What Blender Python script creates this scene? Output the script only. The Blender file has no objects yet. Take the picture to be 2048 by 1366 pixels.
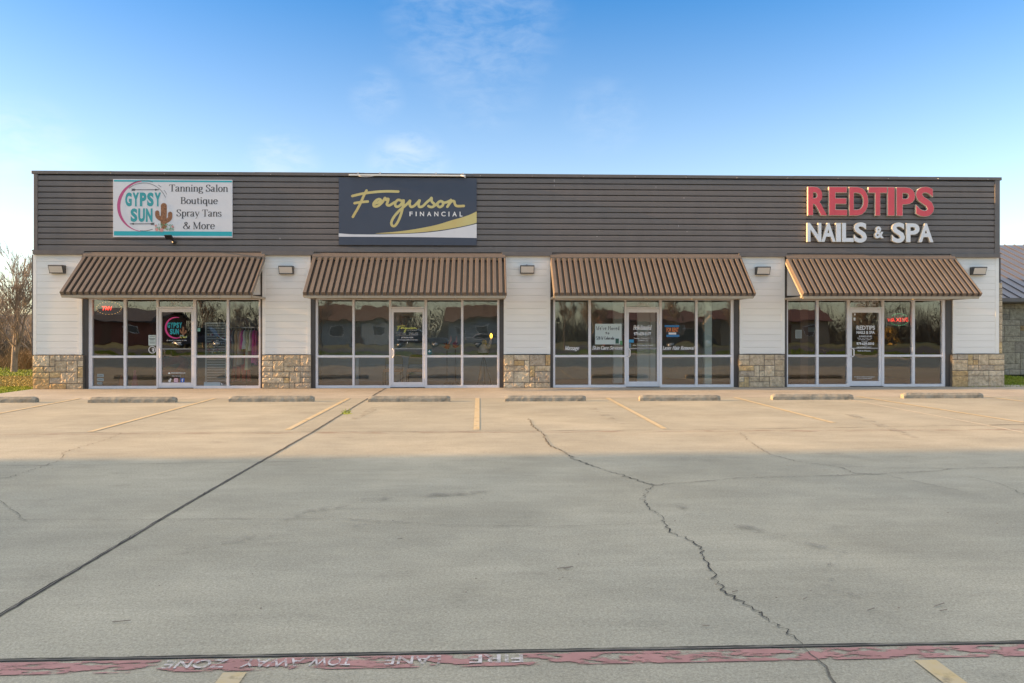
import bpy, bmesh, math, random
from mathutils import Vector, noise as mnoise
R = math.radians
random.seed(7)
scene = bpy.context.scene
col = scene.collection

# ------------------------------------------------------------------ camera
F, HOR, CX, EYE, DIST = 1500.0, 657.0, 1024.0, 1.7, 21.5
YAW = math.atan(50.0 / 1500.0)
cam_d = bpy.data.cameras.new("camera")
cam = bpy.data.objects.new("camera", cam_d)
col.objects.link(cam)
cam.location = (0, -DIST, EYE)
cam.rotation_euler = (R(90), 0, -YAW)
cam_d.sensor_width = 36
cam_d.lens = F / 2048 * 36
cam_d.shift_y = -(683 - HOR) / 2048
cam_d.clip_end = 5000
scene.camera = cam

# ------------------------------------------------------------------ light
SUN_EL, SUN_AZ = 12.0, 1.4            # light travels towards +x and very slightly towards the shop front
world = bpy.data.worlds.new("World")
scene.world = world
world.use_nodes = True
wn = world.node_tree; wn.nodes.clear()
def N(t, typ, **kw):
    n = t.nodes.new(typ)
    for k, v in kw.items():
        setattr(n, k, v)
    return n
wo = N(wn, 'ShaderNodeOutputWorld')
bg = N(wn, 'ShaderNodeBackground'); bg.inputs[1].default_value = 0.14
sky = N(wn, 'ShaderNodeTexSky', sky_type='NISHITA', sun_disc=False)
sky.sun_elevation = R(SUN_EL); sky.sun_rotation = R(-92 + SUN_AZ)
sky.air_density = 1.0; sky.dust_density = 0.6; sky.ozone_density = 2.0; sky.altitude = 200
hs = N(wn, 'ShaderNodeHueSaturation'); hs.inputs['Value'].default_value = 0.63; hs.inputs['Hue'].default_value = 0.508
wn.links.new(sky.outputs[0], hs.inputs['Color'])
# thin wisps of cloud in a few directions
tc = N(wn, 'ShaderNodeTexCoord')
mp = N(wn, 'ShaderNodeMapping'); mp.inputs['Scale'].default_value = (6.0, 6.0, 15.0)
wn.links.new(tc.outputs['Generated'], mp.inputs[0])
nz = N(wn, 'ShaderNodeTexNoise'); nz.inputs['Scale'].default_value = 3.6; nz.inputs['Detail'].default_value = 8
nz.inputs['Roughness'].default_value = 0.6; nz.inputs['Distortion'].default_value = 0.4
wn.links.new(mp.outputs[0], nz.inputs['Vector'])
rp = N(wn, 'ShaderNodeMapRange'); rp.inputs['From Min'].default_value = 0.38; rp.inputs['From Max'].default_value = 0.70
wn.links.new(nz.outputs[0], rp.inputs[0])
acc = None
for az, elv, rad, amt in ((-2.8,22.5,7.5,.20),(-2.2,18.5,5.0,.12),(-10.2,17.0,2.4,.16),(7.0,15.8,3.6,.12),(-17,11.6,3.2,.35),(-7.8,11.8,3.6,.45),(-33,10.2,5.0,.35),(-34,7.5,4.0,.3)):
    d = Vector((math.sin(R(az)+YAW)*math.cos(R(elv)), math.cos(R(az)+YAW)*math.cos(R(elv)), math.sin(R(elv))))
    dp = N(wn, 'ShaderNodeVectorMath', operation='DOT_PRODUCT'); wn.links.new(tc.outputs['Generated'], dp.inputs[0]); dp.inputs[1].default_value = d
    mr = N(wn, 'ShaderNodeMapRange', interpolation_type='SMOOTHSTEP'); mr.inputs['From Min'].default_value = math.cos(R(rad)); mr.inputs['From Max'].default_value = 1.0; mr.inputs['To Max'].default_value = amt
    wn.links.new(dp.outputs['Value'], mr.inputs[0])
    if acc is None: acc = mr.outputs[0]
    else:
        ad = N(wn, 'ShaderNodeMath', operation='MAXIMUM'); wn.links.new(acc, ad.inputs[0]); wn.links.new(mr.outputs[0], ad.inputs[1]); acc = ad.outputs[0]
ml2 = N(wn, 'ShaderNodeMath', operation='MULTIPLY'); wn.links.new(acc, ml2.inputs[0]); wn.links.new(rp.outputs[0], ml2.inputs[1])
mxc = N(wn, 'ShaderNodeMix', data_type='RGBA'); wn.links.new(ml2.outputs[0], mxc.inputs[0])
wn.links.new(hs.outputs[0], mxc.inputs[6]); mxc.inputs[7].default_value = (1.95, 2.1, 2.25, 1)
sg = N(wn, 'ShaderNodeMapRange'); sg.inputs['From Min'].default_value = 0.10; sg.inputs['From Max'].default_value = 0.45; sg.inputs['To Min'].default_value = 0.80; sg.inputs['To Max'].default_value = 1.46
# bright cloud veil added above the view to lift and neutralise the fill light
sx = N(wn, 'ShaderNodeSeparateXYZ'); wn.links.new(tc.outputs['Generated'], sx.inputs[0])
el = N(wn, 'ShaderNodeMapRange', interpolation_type='SMOOTHSTEP'); el.inputs['From Min'].default_value = 0.42; el.inputs['From Max'].default_value = 0.72; el.inputs['To Max'].default_value = 0.85
wn.links.new(sx.outputs[2], el.inputs[0]); wn.links.new(sx.outputs[2], sg.inputs[0]); wn.links.new(sg.outputs[0], hs.inputs['Saturation'])
mxv = N(wn, 'ShaderNodeMix', data_type='RGBA'); wn.links.new(el.outputs[0], mxv.inputs[0]); wn.links.new(mxc.outputs[2], mxv.inputs[6]); mxv.inputs[7].default_value = (2.9, 2.75, 2.5, 1)
wn.links.new(mxv.outputs[2], bg.inputs[0]); wn.links.new(bg.outputs[0], wo.inputs[0])

sun_d = bpy.data.lights.new("sun", 'SUN'); sun_d.energy = 3.4; sun_d.angle = R(0.8); sun_d.color = (1.0, 0.58, 0.24)
sun = bpy.data.objects.new("sun", sun_d); col.objects.link(sun)
sdir = Vector((math.cos(R(SUN_EL)) * math.cos(R(SUN_AZ)), math.cos(R(SUN_EL)) * math.sin(R(SUN_AZ)), -math.sin(R(SUN_EL))))
sun.rotation_euler = sdir.to_track_quat('-Z', 'Y').to_euler(); sun.location = (-60, -10, 30)
scene.view_settings.view_transform = 'Standard'
scene.view_settings.look = 'None'
scene.view_settings.exposure = 1.82
scene.view_settings.gamma = 1.0
scene.cycles.max_bounces = 8
scene.cycles.transparent_max_bounces = 12
scene.cycles.caustics_reflective = True
scene.cycles.use_denoising = True

# ------------------------------------------------------------------ pixel -> place
_f = (math.sin(YAW), math.cos(YAW)); _r = (math.cos(YAW), -math.sin(YAW))
def ray(px, py):
    return Vector((_f[0] * F + _r[0] * (px - CX), _f[1] * F + _r[1] * (px - CX), HOR - py))
def at(px, py, Y):                      # the point of the plane y = Y seen at a pixel
    d = ray(px, py); t = (Y + DIST) / d.y
    return Vector((d.x * t, Y, EYE + d.z * t))
def atx(px, Y): return at(px, 657, Y).x
def gnd(px, py, z=0.0):
    d = ray(px, py); t = (EYE - z) / -d.z
    return Vector((d.x * t, -DIST + d.y * t, z))

# ------------------------------------------------------------------ helpers
class MB:
    def __init__(s): s.v, s.f, s.m, s.sm = [], [], [], []
    def add(s, vs, fs, m=0, smooth=False):
        b = len(s.v); s.v += [tuple(v) for v in vs]
        for f in fs:
            s.f.append([b + i for i in f]); s.m.append(m); s.sm.append(smooth)
    def box(s, x0, x1, y0, y1, z0, z1, m=0):
        s.add([(x0,y0,z0),(x1,y0,z0),(x1,y1,z0),(x0,y1,z0),(x0,y0,z1),(x1,y0,z1),(x1,y1,z1),(x0,y1,z1)],
              [(0,3,2,1),(4,5,6,7),(0,1,5,4),(1,2,6,5),(2,3,7,6),(3,0,4,7)], m)
    def quad(s, a, b, c, d, m=0): s.add([a,b,c,d], [(0,1,2,3)], m)
    def poly(s, pts, m=0): s.add(pts, [tuple(range(len(pts)))], m)
    def prism(s, pts, vec, m=0):        # polygon pts extruded by vec, closed
        n = len(pts); vec = Vector(vec)
        vs = [Vector(p) for p in pts] + [Vector(p) + vec for p in pts]
        fs = [tuple(range(n))[::-1], tuple(range(n, 2*n))] + [(i, (i+1) % n, n + (i+1) % n, n + i) for i in range(n)]
        s.add(vs, fs, m)
    def bar(s, a, b, w, h, m=0, up=(0,0,1)):     # rectangular bar between two points
        a, b = Vector(a), Vector(b); d = (b - a).normalized(); up = Vector(up)
        sx = d.cross(up)
        if sx.length < 1e-4: sx = d.cross(Vector((1,0,0)))
        sx.normalize(); sy = sx.cross(d).normalized()
        vs = [p + sx * (w/2*i) + sy * (h/2*j) for p in (a, b) for i, j in ((-1,-1),(1,-1),(1,1),(-1,1))]
        s.add(vs, [(3,2,1,0),(4,5,6,7),(0,1,5,4),(1,2,6,5),(2,3,7,6),(3,0,4,7)], m)
    def tube(s, pts, rs, n=8, m=0, smooth=True, cap=True):
        pts = [Vector(p) for p in pts]
        if not isinstance(rs, (list, tuple)): rs = [rs] * len(pts)
        vs = []; ref = Vector((0.31, 0.22, 0.92))
        for i, p in enumerate(pts):
            d = (pts[min(i+1, len(pts)-1)] - pts[max(i-1, 0)])
            if d.length < 1e-7: d = Vector((0,0,1))
            d.normalize()
            a = d.cross(ref)
            if a.length < 1e-3: a = d.cross(Vector((1,0,0)))
            a.normalize(); b = d.cross(a)
            for k in range(n):
                t = 2*math.pi*k/n
                vs.append(p + (a*math.cos(t) + b*math.sin(t)) * rs[i])
        fs = [(i*n+k, i*n+(k+1)%n, (i+1)*n+(k+1)%n, (i+1)*n+k) for i in range(len(pts)-1) for k in range(n)]
        if cap: fs += [tuple(range(n))[::-1], tuple(range((len(pts)-1)*n, len(pts)*n))]
        s.add(vs, fs, m, smooth)
    def lathe(s, c, prof, n=12, m=0):
        c = Vector(c)
        vs = [c + Vector((r*math.cos(2*math.pi*k/n), r*math.sin(2*math.pi*k/n), z)) for r, z in prof for k in range(n)]
        fs = [(i*n+k, i*n+(k+1)%n, (i+1)*n+(k+1)%n, (i+1)*n+k) for i in range(len(prof)-1) for k in range(n)]
        s.add(vs, fs, m, True)
    def build(s, name, mats, parent=None, loc=(0,0,0), bevel=0, local=False):
        o0 = Vector(parent['_o']) if parent is not None else Vector(loc)
        me = bpy.data.meshes.new(name)
        me.from_pydata([(v[0], v[1], v[2]) if local else (v[0]-o0.x, v[1]-o0.y, v[2]-o0.z) for v in s.v], [], s.f)
        for mt in (mats if isinstance(mats, (list, tuple)) else [mats]): me.materials.append(mt)
        me.polygons.foreach_set('material_index', s.m)
        me.polygons.foreach_set('use_smooth', s.sm)
        me.update()
        o = bpy.data.objects.new(name, me); col.objects.link(o)
        if parent is not None: o.parent = parent
        else: o.location = loc
        o['_o'] = list(o0)
        if bevel:
            b = o.modifiers.new('bevel', 'BEVEL'); b.width = bevel; b.segments = 2; b.limit_method = 'ANGLE'; b.angle_limit = R(40)
        return o
def thing(name, label, cat, loc=(0,0,0), group=None):
    o = bpy.data.objects.new(name, None); col.objects.link(o); o.location = loc; o.empty_display_size = 0.2
    o['_o'] = list(loc); o['label'] = label; o['category'] = cat
    if group: o['group'] = group
    return o
def tag(o, label, cat, group=None):
    o['label'] = label; o['category'] = cat
    if group: o['group'] = group
    return o
def kind(o, k): o['kind'] = k; return o
def copy_tree(o, parent=None):
    c = o.copy(); col.objects.link(c)
    if parent is not None: c.parent = parent
    for ch in list(o.children): copy_tree(ch, c)
    return c

# ------------------------------------------------------------------ materials
def srgb(r, g, b):
    return tuple(((c/255)/12.92 if c/255 <= .04045 else ((c/255+.055)/1.055)**2.4) for c in (r, g, b)) + (1,)
def mat(name, c, rough=0.6, metal=0.0, var=0.0, vscale=3.0, bump=0.0, bscale=40.0, spec=0.5, emit=0.0, stretch=(1,1,1), c2=None, coat=0.0):
    m = bpy.data.materials.new(name); m.use_nodes = True; t = m.node_tree
    b = t.nodes['Principled BSDF']
    c = tuple(c[:3]) + (1,)
    b.inputs['Base Color'].default_value = c; b.inputs['Roughness'].default_value = rough
    b.inputs['Metallic'].default_value = metal; b.inputs['Specular IOR Level'].default_value = spec
    if coat: b.inputs['Coat Weight'].default_value = coat
    if emit:
        b.inputs['Emission Color'].default_value = c; b.inputs['Emission Strength'].default_value = emit
    if var or bump:
        co = N(t, 'ShaderNodeTexCoord'); mpp = N(t, 'ShaderNodeMapping'); mpp.inputs['Scale'].default_value = stretch
        t.links.new(co.outputs['Object'], mpp.inputs[0])
    if var:
        nn = N(t, 'ShaderNodeTexNoise'); nn.inputs['Scale'].default_value = vscale; nn.inputs['Detail'].default_value = 6
        nn.inputs['Roughness'].default_value = 0.65
        t.links.new(mpp.outputs[0], nn.inputs['Vector'])
        cr = N(t, 'ShaderNodeMix', data_type='RGBA')
        mr = N(t, 'ShaderNodeMapRange'); mr.inputs['From Min'].default_value = 0.3; mr.inputs['From Max'].default_value = 0.7
        t.links.new(nn.outputs[0], mr.inputs[0]); t.links.new(mr.outputs[0], cr.inputs[0])
        if c2 is None:
            cr.inputs[6].default_value = tuple(x*(1-var) for x in c[:3]) + (1,); cr.inputs[7].default_value = tuple(min(1, x*(1+var)) for x in c[:3]) + (1,)
        else:
            cr.inputs[6].default_value = c; cr.inputs[7].default_value = tuple(c2[:3]) + (1,)
        t.links.new(cr.outputs[2], b.inputs['Base Color'])
    if bump:
        n2 = N(t, 'ShaderNodeTexNoise'); n2.inputs['Scale'].default_value = bscale; n2.inputs['Detail'].default_value = 4
        t.links.new(mpp.outputs[0], n2.inputs['Vector'])
        bp = N(t, 'ShaderNodeBump'); bp.inputs['Strength'].default_value = bump; bp.inputs['Distance'].default_value = 0.01
        t.links.new(n2.outputs[0], bp.inputs['Height']); t.links.new(bp.outputs[0], b.inputs['Normal'])
    return m
def stone_mat(name, ramp, sc=1.0):
    m = mat(name, (.3,.28,.22), 0.85, var=0.3, vscale=9, bump=0.9, bscale=28)
    t = m.node_tree; b = t.nodes['Principled BSDF']
    g = N(t, 'ShaderNodeNewGeometry'); r = N(t, 'ShaderNodeValToRGB'); r.color_ramp.interpolation = 'CONSTANT'
    e = r.color_ramp.elements
    for i, (p, c) in enumerate(ramp):
        el = e[i] if i < 2 else e.new(p)
        el.position = p; el.color = tuple(c) + (1,)
    t.links.new(g.outputs['Random Per Island'], r.inputs[0])
    nmix = [n for n in t.nodes if n.bl_idname == 'ShaderNodeMix'][0]
    nmix.inputs[6].default_value = (.62,.6,.58,1); nmix.inputs[7].default_value = (1.3,1.3,1.28,1)
    mu = N(t, 'ShaderNodeMix', data_type='RGBA', blend_type='MULTIPLY'); mu.inputs[0].default_value = 1
    t.links.new(r.outputs[0], mu.inputs[6]); t.links.new(nmix.outputs[2], mu.inputs[7])
    t.links.new(mu.outputs[2], b.inputs['Base Color'])
    bp = [n for n in t.nodes if n.bl_idname == 'ShaderNodeBump'][0]; bp.inputs['Distance'].default_value = 0.02
    return m
def worn_mat(name, c, lo, hi, scale=9.0, stretch=(1,1,1), c2=None):      # flaking paint: bare ground shows through the gaps
    m = mat(name, c, 0.75, var=0.18 if c2 is None else 1, vscale=5, c2=c2); t = m.node_tree; b = t.nodes['Principled BSDF']
    out = [n for n in t.nodes if n.bl_idname == 'ShaderNodeOutputMaterial'][0]
    co = N(t, 'ShaderNodeTexCoord'); mpp = N(t, 'ShaderNodeMapping'); mpp.inputs['Scale'].default_value = stretch
    t.links.new(co.outputs['Object'], mpp.inputs[0])
    nn = N(t, 'ShaderNodeTexNoise'); nn.inputs['Scale'].default_value = scale; nn.inputs['Detail'].default_value = 9; nn.inputs['Roughness'].default_value = 0.62
    t.links.new(mpp.outputs[0], nn.inputs['Vector'])
    mr = N(t, 'ShaderNodeMapRange'); mr.inputs['From Min'].default_value = lo; mr.inputs['From Max'].default_value = hi
    t.links.new(nn.outputs[0], mr.inputs[0])
    tr = N(t, 'ShaderNodeBsdfTransparent'); mx = N(t, 'ShaderNodeMixShader')
    t.links.new(mr.outputs[0], mx.inputs[0]); t.links.new(tr.outputs[0], mx.inputs[1]); t.links.new(b.outputs[0], mx.inputs[2])
    t.links.new(mx.outputs[0], out.inputs['Surface'])
    return m
def concrete_mat(name, base, warm, k=1.0):
    m = bpy.data.materials.new(name); m.use_nodes = True; t = m.node_tree; b = t.nodes['Principled BSDF']
    b.inputs['Roughness'].default_value = 0.9; b.inputs['Specular IOR Level'].default_value = 0.25
    co = N(t, 'ShaderNodeTexCoord')
    def nt(scale, det, stretch=(1,1,1), rough=0.6):
        mpp = N(t, 'ShaderNodeMapping'); mpp.inputs['Scale'].default_value = stretch
        t.links.new(co.outputs['Object'], mpp.inputs[0])
        n = N(t, 'ShaderNodeTexNoise'); n.inputs['Scale'].default_value = scale; n.inputs['Detail'].default_value = det; n.inputs['Roughness'].default_value = rough
        t.links.new(mpp.outputs[0], n.inputs['Vector']); return n
    def rng(n, a, bb, c, d):
        r = N(t, 'ShaderNodeMapRange'); r.inputs['From Min'].default_value = a; r.inputs['From Max'].default_value = bb
        r.inputs['To Min'].default_value = c; r.inputs['To Max'].default_value = d
        t.links.new(n.outputs[0], r.inputs[0]); return r
    big = rng(nt(0.28, 4), .35, .68, 0, 1)
    mx = N(t, 'ShaderNodeMix', data_type='RGBA'); mx.inputs[6].default_value = base + (1,); mx.inputs[7].default_value = warm + (1,)
    t.links.new(big.outputs[0], mx.inputs[0]); cur = mx.outputs[2]
    for n, a, bb, lo, hi in ((nt(1.4, 8, (0.55,1,1), .7), .3, .7, .86, 1.12), (nt(42, 6, (1,1,1), .8), .3, .7, .74, 1.24),
                             (nt(95, 4, (0.8,1,1), .85), .30, .70, .62, 1.36), (nt(5, 5, (0.12,1.6,1), .7), .35, .7, .955, 1.04), (nt(.5, 6, (1,1,1), .65), .35, .65, .90, 1.08),
                             (nt(.9, 5, (1,1,1), .55), .62, .78, 1.0, .82), (nt(2.6, 6, (.6,1,1), .6), .60, .74, 1.0, .84), (nt(60, 5, (1,1,1), .9), .58, .75, 1.0, .62)):
        r = rng(n, a, bb, lo, hi)
        mu = N(t, 'ShaderNodeMix', data_type='RGBA', blend_type='MULTIPLY'); mu.inputs[0].default_value = 1
        t.links.new(cur, mu.inputs[6]); t.links.new(r.outputs[0], mu.inputs[7]); cur = mu.outputs[2]
    t.links.new(cur, b.inputs['Base Color'])
    bp = N(t, 'ShaderNodeBump'); bp.inputs['Strength'].default_value = 0.35 * k; bp.inputs['Distance'].default_value = 0.006
    t.links.new(nt(120, 5, (1,1,1), .7).outputs[0], bp.inputs['Height']); t.links.new(bp.outputs[0], b.inputs['Normal'])
    return m
def glass_mat(name, tint, refl):
    m = bpy.data.materials.new(name); m.use_nodes = True; t = m.node_tree; t.nodes.clear()
    o = N(t, 'ShaderNodeOutputMaterial'); tr = N(t, 'ShaderNodeBsdfTransparent'); tr.inputs[0].default_value = tint + (1,)
    gl = N(t, 'ShaderNodeBsdfGlossy'); gl.inputs['Roughness'].default_value = 0.0; gl.inputs[0].default_value = (1,1,1,1)
    lw = N(t, 'ShaderNodeFresnel'); lw.inputs[0].default_value = 1.5
    ad = N(t, 'ShaderNodeMath', operation='ADD'); ad.inputs[1].default_value = refl; t.links.new(lw.outputs[0], ad.inputs[0])
    co = N(t, 'ShaderNodeTexCoord'); oi = N(t, 'ShaderNodeObjectInfo')
    vm = N(t, 'ShaderNodeVectorMath', operation='SCALE'); vm.inputs[0].default_value = (37., 11., 53.)
    t.links.new(oi.outputs['Random'], vm.inputs['Scale'])
    va = N(t, 'ShaderNodeVectorMath', operation='ADD'); t.links.new(co.outputs['Object'], va.inputs[0]); t.links.new(vm.outputs[0], va.inputs[1])
    nn = N(t, 'ShaderNodeTexNoise'); nn.inputs['Scale'].default_value = 1.25; nn.inputs['Detail'].default_value = 2.0; nn.inputs['Roughness'].default_value = 0.35
    t.links.new(va.outputs[0], nn.inputs['Vector'])
    bp = N(t, 'ShaderNodeBump'); bp.inputs['Strength'].default_value = 1.0; bp.inputs['Distance'].default_value = 0.0036
    t.links.new(nn.outputs[0], bp.inputs['Height']); t.links.new(bp.outputs[0], gl.inputs['Normal'])
    mx = N(t, 'ShaderNodeMixShader'); t.links.new(ad.outputs[0], mx.inputs[0]); t.links.new(tr.outputs[0], mx.inputs[1]); t.links.new(gl.outputs[0], mx.inputs[2])
    t.links.new(mx.outputs[0], o.inputs[0])
    return m

M = {}
M['lot'] = concrete_mat('lot_concrete', (.375,.352,.28), (.43,.392,.30))
M['walk'] = concrete_mat('walkway_concrete', (.43,.385,.315), (.48,.43,.345))
M['asphalt'] = mat('asphalt', (.055,.055,.058), .9, var=.25, vscale=2, bump=.5, bscale=80)
M['soil'] = mat('lawn_soil', (.075,.105,.022), .95, var=1, vscale=.5, c2=(.2,.17,.075), bump=.8, bscale=30)
M['dark'] = mat('joint_filler', (.035,.033,.03), .9, var=.4, vscale=14)
M['filler'] = mat('grey_filler', (.17,.155,.13), .9, var=.35, vscale=9)
M['scuff'] = worn_mat('tyre_scuff', (.16,.15,.13), .50, .95, 3.2, (1,1,1))
M['crack'] = mat('crack_dark', (.045,.04,.034), .95, var=.5, vscale=20)
M['hair'] = mat('crack_fine', (.13,.115,.09), .95, var=.4, vscale=20)
M['pale'] = mat('joint_pale', (.62,.55,.43), .85, var=.2, vscale=9)
M['yellow'] = worn_mat('yellow_paint', (.56,.42,.20), .16, .46, 7, c2=(.54,.46,.33))
M['red'] = worn_mat('red_paint', (.40,.205,.185), .452, .515, 13, (.4,1.2,1))
M['redfade'] = worn_mat('faded_red_paint', (.36,.19,.13), .48, .8, 3.0, (.6,5,1))
M['whitep'] = worn_mat('white_paint', (.60,.54,.52), .36, .56, 20)
M['clad'] = mat('cladding_metal', (.165,.142,.130),   .42, var=.08, vscale=1.5, spec=.45, stretch=(1.6,1,.35))
M['trim'] = mat('trim_metal', (.145,.126,.115), .42, var=.12, vscale=3, spec=.5)
M['awn'] = mat('awning_metal', (.165,.128,.10), .45, var=.10, vscale=2.5, spec=.4)
M['tube'] = mat('awning_tube', (.42,.35,.25), .55, var=.1, vscale=5)
M['siding'] = mat('siding_paint', (.85,.83,.775), .6, var=.04, vscale=2.5, bump=.03, bscale=60, stretch=(.25,1,3))
M['jamb'] = mat('jamb_metal', (.075,.066,.06), .5, var=.1)
M['alum'] = mat('white_aluminium', (.78,.76,.77), .38, var=.04, vscale=6, spec=.5)
M['mortar'] = mat('mortar', (.17,.145,.115), .95, var=.2, vscale=20, bump=.4)
M['stone'] = stone_mat('limestone', [(0,(.60,.48,.32)),(.14,(.50,.40,.27)),(.28,(.66,.55,.39)),(.42,(.55,.445,.31)),(.55,(.60,.44,.23)),(.66,(.47,.39,.29)),(.76,(.66,.55,.40)),(.86,(.54,.37,.18)),(.93,(.60,.49,.35))])
M['stone2'] = stone_mat('limestone_neighbour', [(0,(.42,.36,.26)),(.25,(.34,.29,.22)),(.5,(.46,.39,.29)),(.75,(.38,.34,.27)),(.92,(.42,.28,.13))])
M['glass'] = glass_mat('window_glass', (.93,.95,.94), .125)
M['black'] = mat('black_metal', (.02,.02,.022), .4)
M['darkgrey'] = mat('dark_grey_metal', (.06,.058,.055), .45)
M['lens'] = mat('lamp_lens', (.66,.60,.52), .3, spec=.6)
M['steel'] = mat('steel', (.6,.6,.6), .3, .9)
M['wpanel'] = mat('sign_white', (.70,.70,.72), .5, var=.03)
M['navy'] = mat('sign_navy', (.055,.066,.095), .45, var=.05, vscale=2)
M['teal'] = mat('teal_vinyl', (.035,.33,.36), .5)
M['tealb'] = mat('teal_band', (.02,.40,.46), .5)
M['pink'] = mat('pink_vinyl', (.50,.085,.23), .5)
M['pinkhot'] = mat('hot_pink_vinyl', (.75,.06,.28), .5)
M['ink'] = mat('charcoal_ink', (.045,.05,.06), .5)
M['white'] = mat('white_vinyl', (.80,.79,.78), .5)
M['gold'] = mat('gold_vinyl', (.60,.43,.14), .45, var=1, vscale=.5, c2=(.62,.60,.28))
M['lime'] = mat('lime_vinyl', (.60,.62,.12), .5)
M['redface'] = mat('red_acrylic', (.64,.075,.095), .35, var=.12, vscale=1.5)
M['whiteface'] = mat('white_acrylic', (.68,.71,.75), .35, var=.05)
M['letterside'] = mat('letter_trim', (.62,.56,.45), .4)
M['leop'] = mat('cactus_print', (.42,.20,.09), .6, var=1, vscale=22, c2=(.10,.035,.02))
M['leaf1'] = mat('print_green', (.12,.32,.14), .6); M['leaf2'] = mat('print_sage', (.30,.45,.38), .6); M['rose'] = mat('print_rose', (.62,.30,.28), .6)
M['stopc'] = mat('stop_concrete', (.30,.275,.22), .95, var=.35, vscale=6, bump=.7, bscale=40)
M['bark'] = mat('bark', (.27,.225,.18), .95, var=.3, vscale=6, bump=.8, bscale=20)
M['twig'] = mat('brush_twigs', (.17,.14,.10), .95, var=.4, vscale=.8)
M['dry'] = mat('dry_grass', (.30,.20,.10), .95, var=.3, vscale=2)
M['grassb'] = mat('grass_blades', (.24,.33,.02), .8, var=1, vscale=.6, c2=(.36,.38,.05))
M['straw'] = mat('straw_grass', (.50,.37,.13), .85, var=1, vscale=.5, c2=(.33,.29,.08))
M['roofb'] = mat('roof_metal_blue', (.17,.16,.165), .30, .45, var=.08, vscale=1.5, spec=.6)
M['neonr'] = mat('neon_red', (1.0,.03,.015), .5, emit=1.5)
M['ledg'] = mat('led_green', (.1,.6,.25), .5, emit=.35)
M['leda'] = mat('led_amber', (.9,.5,.15), .5, emit=.35)
M['lamp'] = mat('lamp_warm', (1.0,.55,.05), .5, emit=1.6)
# ------------------------------------------------------------------ lettering
_lay = [0]
def text_raw(s, bold=0.0, shear=0.0, res=4, extrude=0.0):
    c = bpy.data.curves.new('t', 'FONT'); c.body = s; c.size = 1; c.offset = bold; c.shear = shear
    c.resolution_u = res; c.fill_mode = 'FRONT' if not extrude else 'BOTH'; c.extrude = extrude
    o = bpy.data.objects.new('t', c); col.objects.link(o)
    dg = bpy.context.evaluated_depsgraph_get(); me = bpy.data.meshes.new_from_object(o.evaluated_get(dg))
    vs = [v.co.copy() for v in me.vertices]; fs = [tuple(p.vertices) for p in me.polygons]
    bpy.data.objects.remove(o); bpy.data.curves.remove(c); bpy.data.meshes.remove(me)
    return vs, fs
def text_fit(mb, s, x0, x1, z0, z1, Y, m=0, bold=0.0, shear=0.0, extrude=0.0, res=4):
    """outline text scaled so that its ink fills x0..x1, z0..z1; front at y = Y (extrude: total depth behind Y)"""
    vs, fs = text_raw(s, bold, shear, res, 0.5 if extrude else 0)
    ax, bx = min(v.x for v in vs), max(v.x for v in vs); ay, by = min(v.y for v in vs), max(v.y for v in vs)
    out = [(x0 + (v.x-ax)/(bx-ax)*(x1-x0), Y + ((0.5 - v.z)*extrude if extrude else 0), z0 + (v.y-ay)/(by-ay)*(z1-z0)) for v in vs]
    mb.add(out, fs, m)
def smooth_pts(pts, k=7, closed=False):
    n = len(pts); out = []
    P = [Vector((p[0], p[1])) for p in pts]
    rng = range(n) if closed else range(n-1)
    for i in rng:
        if closed: a, b, c, d = P[(i-1) % n], P[i], P[(i+1) % n], P[(i+2) % n]
        else: a, b, c, d = P[max(i-1,0)], P[i], P[i+1], P[min(i+2,n-1)]
        for j in range(k):
            t = j/k
            out.append(0.5*((2*b) + (c-a)*t + (2*a-5*b+4*c-d)*t*t + (3*b-a-3*c+d)*t**3))
    out.append(P[0] if closed else P[-1])
    return out
def stroke(mb, pts, wv, Y, m=0, wh=None, caps=False):
    """flat ribbon along 2-d points (x, z); wv = width of vertical runs, wh = width of horizontal runs"""
    wh = wv if wh is None else wh
    n = len(pts); L = []; Rr = []
    _lay[0] = (_lay[0] + 1) % 12
    y0 = Y - _lay[0] * 0.00012
    for i, p in enumerate(pts):
        d = pts[min(i+1,n-1)] - pts[max(i-1,0)]
        if d.length < 1e-9: d = Vector((1,0))
        d.normalize(); w = math.sqrt((wv*d.y)**2 + (wh*d.x)**2) / 2
        nn = Vector((-d.y, d.x)) * w
        y = y0 - i * 0.00001
        L.append((p.x+nn.x, y, p.y+nn.y)); Rr.append((p.x-nn.x, y, p.y-nn.y))
    mb.add(L + Rr, [(n+i, n+i+1, i+1, i) for i in range(n-1)], m)
    if caps:
        for k, (p, y) in enumerate(((pts[0], y0+.0001), (pts[-1], y0 - n*0.00001 - .0001))):
            mb.poly([(p.x + wv/2*math.cos(2*math.pi*t/14), y, p.y + wv/2*math.sin(2*math.pi*t/14)) for t in range(14)], m)
def P2(*a): return [Vector(p) for p in a]
def ell(cx, cy, rx, ry): return [(cx+rx*math.cos(t*math.pi/4), cy+ry*math.sin(t*math.pi/4)) for t in range(8)]
def _sf(*xs): return [('h', [(a,y),(b,y)]) for a, b, y in xs]
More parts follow.
